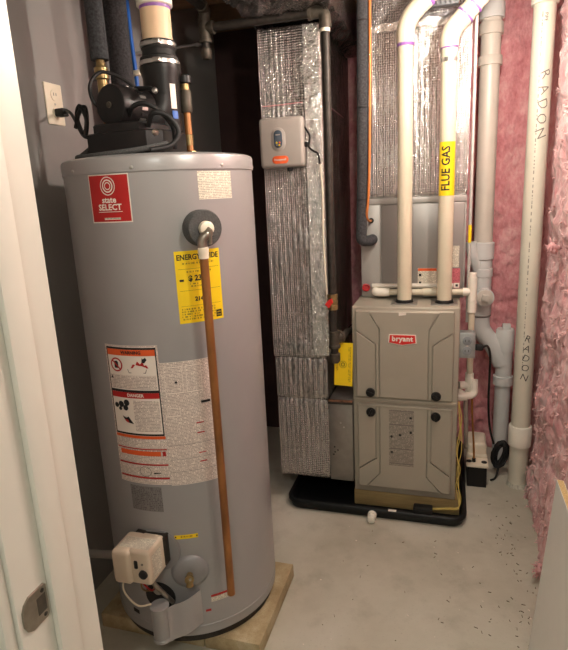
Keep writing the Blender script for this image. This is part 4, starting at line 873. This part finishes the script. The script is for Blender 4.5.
# condensate lines
cp = thing('condensate_pipe', 'white plastic condensate pipe across the furnace top with a tee at right', 'pipe', (0.0, 2.44, 0.56))
CYp = 2.452; CR = 0.0135
part('pipe', MB().cyl((-0.30, CYp, 0.988), (0.10, CYp, 0.992), CR), M_pvc, cp)
part('elbow', MB().tube(bend([(-0.255, CYp, 0.988), (-0.318, CYp, 0.988), (-0.318, CYp + 0.036, 0.990)], 0.025), 0.0185, 18), M_pvcw, cp)
part('coupling', MB().ccyl((-0.05, CYp, 0.991), (-0.11, CYp, 0.990), 0.0172), M_pvc, cp)
part('upper_pipe', MB().cyl((-0.335, 2.478, 1.012), (0.02, 2.476, 1.014), 0.011), M_pvcg, cp)
part('red_plug', MB().lathe((-0.362, 2.470, 1.006), (0.25, -1, 0.15), [(0, 0.018), (0.010, 0.018), (0.012, 0.014), (0.004, 0.010)], 18), mat('dull_red_plastic', (168, 36, 40), 0.4), cp)
part('tee', MB().lathe((0.098, CYp, 0.955), Z0, [(0, 0.0135), (0.001, 0.0185), (0.10, 0.0185), (0.101, 0.0135)], 20).lathe((0.098, CYp, 0.992), (-1, 0, 0), [(0, 0.0165), (0.038, 0.0185), (0.039, 0.0135)], 18), M_pvcw, cp)
part('riser', MB().cyl((0.098, CYp, 1.05), (0.098, CYp, 1.075), 0.0150), M_pvcw, cp)
part('drop_pipe', MB().cyl((0.098, CYp, 0.97), (0.098, CYp, 0.60), CR), M_pvc, cp)
part('drop_elbow', MB().lathe((0.098, CYp, 0.955), (0, 0, -1), [(0, 0.0135), (0.001, 0.0185), (0.052, 0.0185), (0.056, 0.0135)], 20), M_pvcw, cp)
part('lower_tee', MB().lathe((0.098, CYp, 0.625), (0, 0, -1), [(0, 0.0135), (0.001, 0.0185), (0.085, 0.0185), (0.086, 0.0135)], 20).lathe((0.098, CYp, 0.568), (-1, -0.3, 0), [(0, 0.0165), (0.045, 0.0185), (0.046, 0.0135)], 18), M_pvcw, cp)
part('trap', MB().tube(bend([(0.05, CYp - 0.02, 0.54), (0.085, CYp - 0.045, 0.53), (0.118, CYp - 0.03, 0.535), (0.118, CYp - 0.01, 0.60)], 0.025), 0.0165, 16), M_pvcw, cp)
part('trap_stub', MB().lathe((0.086, CYp - 0.045, 0.53), (-1, -0.15, 0), [(0, 0.019), (0.02, 0.021), (0.05, 0.021), (0.052, 0.017)], 18), M_pvcw, cp)
dh = thing('drain_hose', 'clear drain hose and amber tube hanging from the trap into the pump', 'hose', (0.10, 2.55, 0.15))
part('clear_hose', MB().tube(curve([(0.085, CYp - 0.02, 0.53), (0.086, CYp, 0.46), (0.092, 2.50, 0.36), (0.098, 2.60, 0.22), (0.10, 2.66, 0.165)], 6), 0.010, 14), M_vinyl, dh)
part('amber_tube', MB().tube(curve([(0.112, 2.47, 0.52), (0.118, 2.50, 0.40), (0.133, 2.58, 0.22), (0.137, 2.592, 0.142)], 6), 0.0048, 10), M_amber, dh)
# conduit beside the plenum
cdt = thing('steel_conduit', 'thin steel conduit up the right side of the foil plenum', 'conduit', (0.081, 2.485, 0.86))
part('conduit', MB().cyl((0.081, 2.485, 0.85), (0.081, 2.485, 2.3), 0.0065, seg=16), mat('zinc_conduit', (206, 204, 199), 0.35, 0.35), cdt)
ppatch(0.081, 2.485, 0.0066, -170, 10, 1.20, 1.275, M_yel, cdt, 'yellow_label', 0.0004)
# outlet box on the furnace side, its cord and the pump
sb = thing('service_outlet_box', 'grey steel outlet box on the right side of the furnace', 'outlet box', (0.078, 2.32, 0.74))
part('box', MB().box(0.049, 0.108, 2.302, 2.36, 0.742, 0.846, 0.004), M_box, sb)
cvp = part('cover', MB().box(0.046, 0.111, 2.297, 2.304, 0.740, 0.848, 0.003), M_box, sb)
for z in (0.772, 0.815):
    rcp = part('receptacle', MB().lathe((0.078, 2.298, z), NY, [(0, 0.0185), (0.004, 0.0185), (0.005, 0.016)], 20), mat('grey_receptacle', (140, 144, 146), 0.4), cvp)
    for s in (-1, 1): part('slot', MB().box(0.078 + s * 0.007 - 0.0012, 0.078 + s * 0.007 + 0.0012, 2.2915, 2.2935, z - 0.004, z + 0.006), M_ink, rcp, 0)
part('screw', MB().lathe((0.078, 2.297, 0.794), NY, [(0, 0.004), (0.002, 0.003)], 10), M_steel, cvp)
pk = thing('pump_cord', 'black pump cord from the outlet box down to a coil by the wall', 'cord', (0.2, 2.6, 0.08))
part('plug', MB().box(0.112, 0.145, 2.335, 2.360, 0.762, 0.788, 0.006), M_rub, pk)
part('cord', MB().tube(curve([(0.140, 2.35, 0.775), (0.165, 2.40, 0.765), (0.183, 2.48, 0.70), (0.187, 2.52, 0.60), (0.19, 2.56, 0.45), (0.205, 2.62, 0.30), (0.232, 2.69, 0.18)], 7), 0.0052, 10), M_rub, pk)
cpts = []
for i in range(110):
    a = i / 109 * 2 * PI * 8 + 0.2 * math.sin(i); k = math.sin(i * 0.37) * 0.013
    cpts.append((0.266 + (0.026 + k) * math.cos(a) + 0.02 * (math.sin(a)) * 0.5, 2.70 + 0.012 * math.sin(i * 0.7), 0.120 + (0.058 + k) * math.sin(a)))
part('cord_coil', MB().tube(cpts, 0.0052, 8), M_rub, pk)
part('cord_end', MB().tube(curve([(0.262, 2.70, 0.07), (0.258, 2.69, 0.04), (0.245, 2.66, 0.01), (0.222, 2.64, 0.0055)], 5), 0.005, 8), M_rub, pk)
cpu = thing('condensate_pump', 'white and black condensate pump on the floor beside the furnace', 'pump', (0.13, 2.67, 0.0))
part('tank', MB().prism([(0.108, 2.57), (0.197, 2.57), (0.197, 2.80), (0.108, 2.80)], (0, 0, 0), X0, (0, 1, 0), Z0, 0.116, 0.004), M_black, cpu, 30)
part('lid', MB().box(0.101, 0.204, 2.555, 2.815, 0.108, 0.123, 0.006), M_ivory, cpu)
part('motor_cover', MB().box(0.108, 0.199, 2.655, 2.805, 0.118, 0.190, 0.014, 3), M_ivory, cpu)
part('cover_step', MB().box(0.104, 0.201, 2.635, 2.81, 0.118, 0.135, 0.006), M_ivory, cpu)
for x in (0.115, 0.137, 0.185): part('inlet', MB().lathe((x, 2.592, 0.1215), Z0, [(0, 0.014 if x != 0.137 else 0.008), (0.004, 0.013 if x != 0.137 else 0.008), (0.006, 0.009 if x != 0.137 else 0.007)] if x != 0.137 else [(0, 0.009), (0.02, 0.008)], 16), M_rub, cpu)
yw = thing('yellow_wires', 'yellow low-voltage wires hanging down the furnace side to the float switch', 'wire', (0.06, 2.27, 0.06))
for k in range(3):
    s = 0.006 * (k - 1); w = lambda i: 0.006 * math.sin(i * 1.7 + k * 2.1)
    part('wire', MB().tube(curve([(0.052, 2.30, 0.545), (0.060 + w(1), 2.285, 0.47), (0.062 + s, 2.275, 0.40), (0.056 + w(2) + s, 2.275, 0.32), (0.060 - s, 2.272, 0.24), (0.056 + w(3), 2.272, 0.17), (0.066 + s, 2.265, 0.11), (0.062, 2.235, 0.074 + 0.004 * k), (0.02, 2.232, 0.066 + 0.004 * k), (-0.045, 2.228, 0.060 + 0.003 * k)], 6), 0.0017, 8), M_yelw, yw)

# ------------------------------------------------------------------ grey drain stack, stub and radon pipe
gs = thing('drain_stack', 'grey plastic drain stack with several couplings against the pink insulation', 'pipe', (0.155, 2.85, 0.6))
SX, SY, SR = 0.156, 2.85, 0.0435
part('pipe', MB().cyl((SX, SY, 1.10), (SX, SY, 2.3), SR, seg=32), M_pvcg, gs)
for z0, z1, r, m in ((2.150, 2.215, 0.055, M_pvcg2), (2.085, 2.135, 0.0525, M_pvcg), (1.957, 1.998, 0.0525, M_pvcg)):
    part('coupling', MB().lathe((SX, SY, z0), Z0, [(0, SR), (0.001, r), (z1 - z0 - 0.006, r), (z1 - z0, r - 0.003), (z1 - z0 + 0.001, SR)], 32), m, gs)
part('hub', MB().lathe((SX, SY, 1.080), Z0, [(0, 0.046), (0.005, 0.0525), (0.082, 0.0525), (0.087, 0.0435)], 32), M_pvcg2, gs)
ct = part('cleanout_tee', MB().lathe((SX, SY, 0.80), Z0, [(0, 0.046), (0.02, 0.05), (0.075, 0.05), (0.076, 0.046), (0.195, 0.046), (0.198, 0.050), (0.235, 0.050), (0.238, 0.046), (0.285, 0.046)], 32).lathe((SX, SY, 0.905), (0.15, -1, 0), [(0, 0.036), (0.058, 0.036), (0.06, 0.044), (0.085, 0.044)], 28), M_pvcg2, gs)
co = Vector((SX, SY, 0.905)) + Vector((0.15, -1, 0)).normalized() * 0.084; cn_ = Vector((0.15, -1, 0)).normalized()
cpk = part('cleanout_plug', MB().lathe(co, cn_, [(0, 0.038), (0.006, 0.038), (0.008, 0.034)], 28), M_pvcg, gs)
part('plug_nub', MB().box(-0.016, 0.016, -0.022, 0.0, -0.016, 0.016, 0.003, 2, Matrix.Translation(co) @ Matrix.Rotation(math.radians(8.5), 4, 'Z') @ Matrix.Rotation(math.radians(8), 4, 'Y')), M_pvcg, cpk)
part('seal_band', MB().lathe((SX, SY, 0.795), Z0, [(0, 0.047), (0.006, 0.0515), (0.010, 0.047)], 28), M_inkg, gs)
part('side_branch', MB().tube(curve([(SX - 0.01, SY - 0.005, 0.99), (0.13, SY - 0.02, 1.05), (0.108, SY - 0.03, 1.11), (0.100, SY - 0.03, 1.17)], 5), 0.027, 20), M_pvcg2, gs)
part('offset_bend', MB().tube(curve([(SX, SY, 0.81), (SX, SY, 0.755), (SX + 0.012, SY, 0.715), (SX + 0.05, SY, 0.665), (SX + 0.075, SY, 0.630), (0.268, SY, 0.55)], 6), [0.0455] * 31, 28), M_pvcg2, gs)
su = part('stub', MB().lathe((0.276, SY, 0.0), Z0, [(0, 0.038), (0.44, 0.038), (0.441, 0.048), (0.485, 0.048), (0.487, 0.040), (0.62, 0.040), (0.621, 0.0435), (0.725, 0.0435), (0.733, 0.038)], 32), M_pvcg2, gs)
part('cap_nub', MB().box(0.262, 0.300, SY - 0.016, SY + 0.016, 0.73, 0.758, 0.004), M_pvcg2, gs)
RXp, RYp, RRp = 0.343, 2.632, 0.0425
rp = thing('radon_pipe', 'tall cream plastic pipe lettered RADON in the right corner', 'pipe', (RXp, RYp, 0))
part('pipe', MB().cyl((RXp, RYp, 0.0), (RXp, RYp, 2.3), RRp, seg=40), mat('radon_pvc', (220, 214, 197), 0.35, var=0.03, vs=14), rp)
part('coupling', MB().lathe((RXp, RYp, 0.215), Z0, [(0, RRp), (0.001, 0.052), (0.096, 0.052), (0.100, 0.049), (0.101, RRp)], 40), M_pvcw, rp)
part('coupling', MB().lathe((RXp, RYp, 2.125), Z0, [(0, RRp), (0.001, 0.0515), (0.12, 0.0515)], 40), M_pvcw, rp)
part('ridge', MB().lathe((RXp, RYp, 0.0), Z0, [(0, 0.050), (0.012, 0.046), (0.02, RRp)], 32), mat('sealant', (190, 186, 172), 0.8, var=0.3, vs=120), rp)
vang = -98.0
for z, sz, da in ((0.750, 0.045, 14), (1.86, 0.056, 22)):
    for i, ch in enumerate('RADON'):
        lettering(ch, sz, pmap(RXp, RYp, RRp, vang + da - i * 2, z - i * sz * 1.02, -1.2 if sz > 0.05 else -0.35), M_inkg if sz > 0.05 else M_ink, rp, 'handwriting', bold=-0.0004)
b = MB().grid(lambda u, v: pmap(RXp, RYp, RRp, vang - 14 + 9 * v, 2.1 - 1.5 * u, 0, 0.0005)(0, 0), 1, 1, 1.5, 0.018); b.keep = True
part('pipe_print', b, M_stamp, rp, 0)
lettering('PIPE', 0.018, pmap(RXp, RYp, RRp, vang + 10, 2.07, -PI / 2), M_ink, rp, 'print')

# ------------------------------------------------------------------ white board leaning by the right wall
bw = thing('melamine_board', 'white melamine board with a bare chipboard top edge, leaning at lower right', 'board', (0.28, 1.2, 0.0))
RB = Matrix.Translation((0.2665, 0, 0)) @ Matrix.Rotation(math.radians(4.15), 4, 'Y')
part('white_face', MB().box(0.0, 0.0015, 0.78, 1.58, 0.002, 0.607, 0.0004, 1, RB), M_mel, bw, 0)
part('chipboard_core', MB().box(0.0016, 0.0175, 0.78, 1.58, 0.002, 0.6075, 0.0004, 1, RB), M_chip, bw, 0)
part('back_face', MB().box(0.0176, 0.019, 0.78, 1.58, 0.002, 0.607, 0.0004, 1, RB), M_mel, bw, 0)

# ------------------------------------------------------------------ loose fibres and floor litter
def tuft(c, r, n, seed):
    rnd = random.Random(seed); b = MB()
    b.ball(c, r * 0.7, 1, 1, 0.9, 2, 0.7)
    for i in range(n):
        d = Vector((rnd.gauss(-0.5, 0.7), rnd.gauss(-0.3, 0.7), rnd.gauss(0, 0.7))).normalized()
        p = Vector(c) + d * r * 0.4; q = p + d * r * rnd.uniform(0.4, 1.0) + Vector((0, 0, rnd.uniform(-0.3, 0.3) * r)); m = (p + q) / 2 + Vector((rnd.uniform(-1, 1), rnd.uniform(-1, 1), rnd.uniform(-1, 1))) * r * 0.3
        b.tube([p, m, q], [r * 0.10, r * 0.07, r * 0.02], 5)
    return b
for k, (c, r, lb) in enumerate((((0.352, 1.93, 0.045), 0.035, 'loose pink insulation tuft on the floor at the right wall'), ((0.378, 2.30, 1.19), 0.032, 'pink fibre tuft sticking out of the insulation beside the radon pipe'))):
    single('insulation_tuft', tuft(c, r, 26, k), M_woolr, lb, 'insulation', smooth=180)
b = MB()
for f, n in WOOLF[4:8]:
    for c in range(150):
        p = f(random.uniform(0.03, 0.97), random.uniform(0.0, 0.9) ** 1.3) - n * 0.002
        for i in range(5):
            d = (n * random.uniform(0.25, 0.9) + Vector((0, random.gauss(0, 0.8), random.gauss(0, 0.8)))).normalized(); L = random.uniform(0.012, 0.034)
            b.tube([p, p + d * L * 0.5 + n * 0.004, p + d * L - n * 0.004 + Vector((0, 0, random.uniform(-0.012, 0.004)))], [0.0024, 0.0017, 0.0005], 4)
o = part('loose_fibre', b, mat('pale_pink_fibre', (240, 198, 196), 0.6, var=0.12, vs=30), wr, 180); o['kind'] = 'stuff'
b = MB()
for i in range(120):
    x = 0.33 - abs(random.gauss(0, 0.10)); yy = random.uniform(1.4, 2.5)
    if i % 4 == 0: x = random.uniform(-0.45, 0.3); yy = random.uniform(1.3, 2.15)
    L = random.uniform(0.003, 0.014); a = random.uniform(0, PI); R = Matrix.Translation((x, yy, 0.0012)) @ Matrix.Rotation(a, 4, 'Z')
    b.box(-L / 2, L / 2, -0.0007, 0.0007, -0.001, 0.0010, 0, 1, R)
single('floor_litter', b, mat('litter_brown', (104, 90, 74), 0.9), 'scattered wood slivers and dirt specks on the concrete floor', 'litter', kind='stuff', smooth=0)
b = MB()
for i in range(26):
    x = random.uniform(-0.45, 0.3); yy = random.uniform(1.35, 2.2); r = random.uniform(0.0015, 0.004)
    b.ball((x, yy, r * 0.3), r, 1, 1, 0.5, 1, 0.5)
single('plaster_crumbs', b, M_paper, 'tiny white plaster crumbs on the concrete floor', 'litter', kind='stuff', smooth=0)
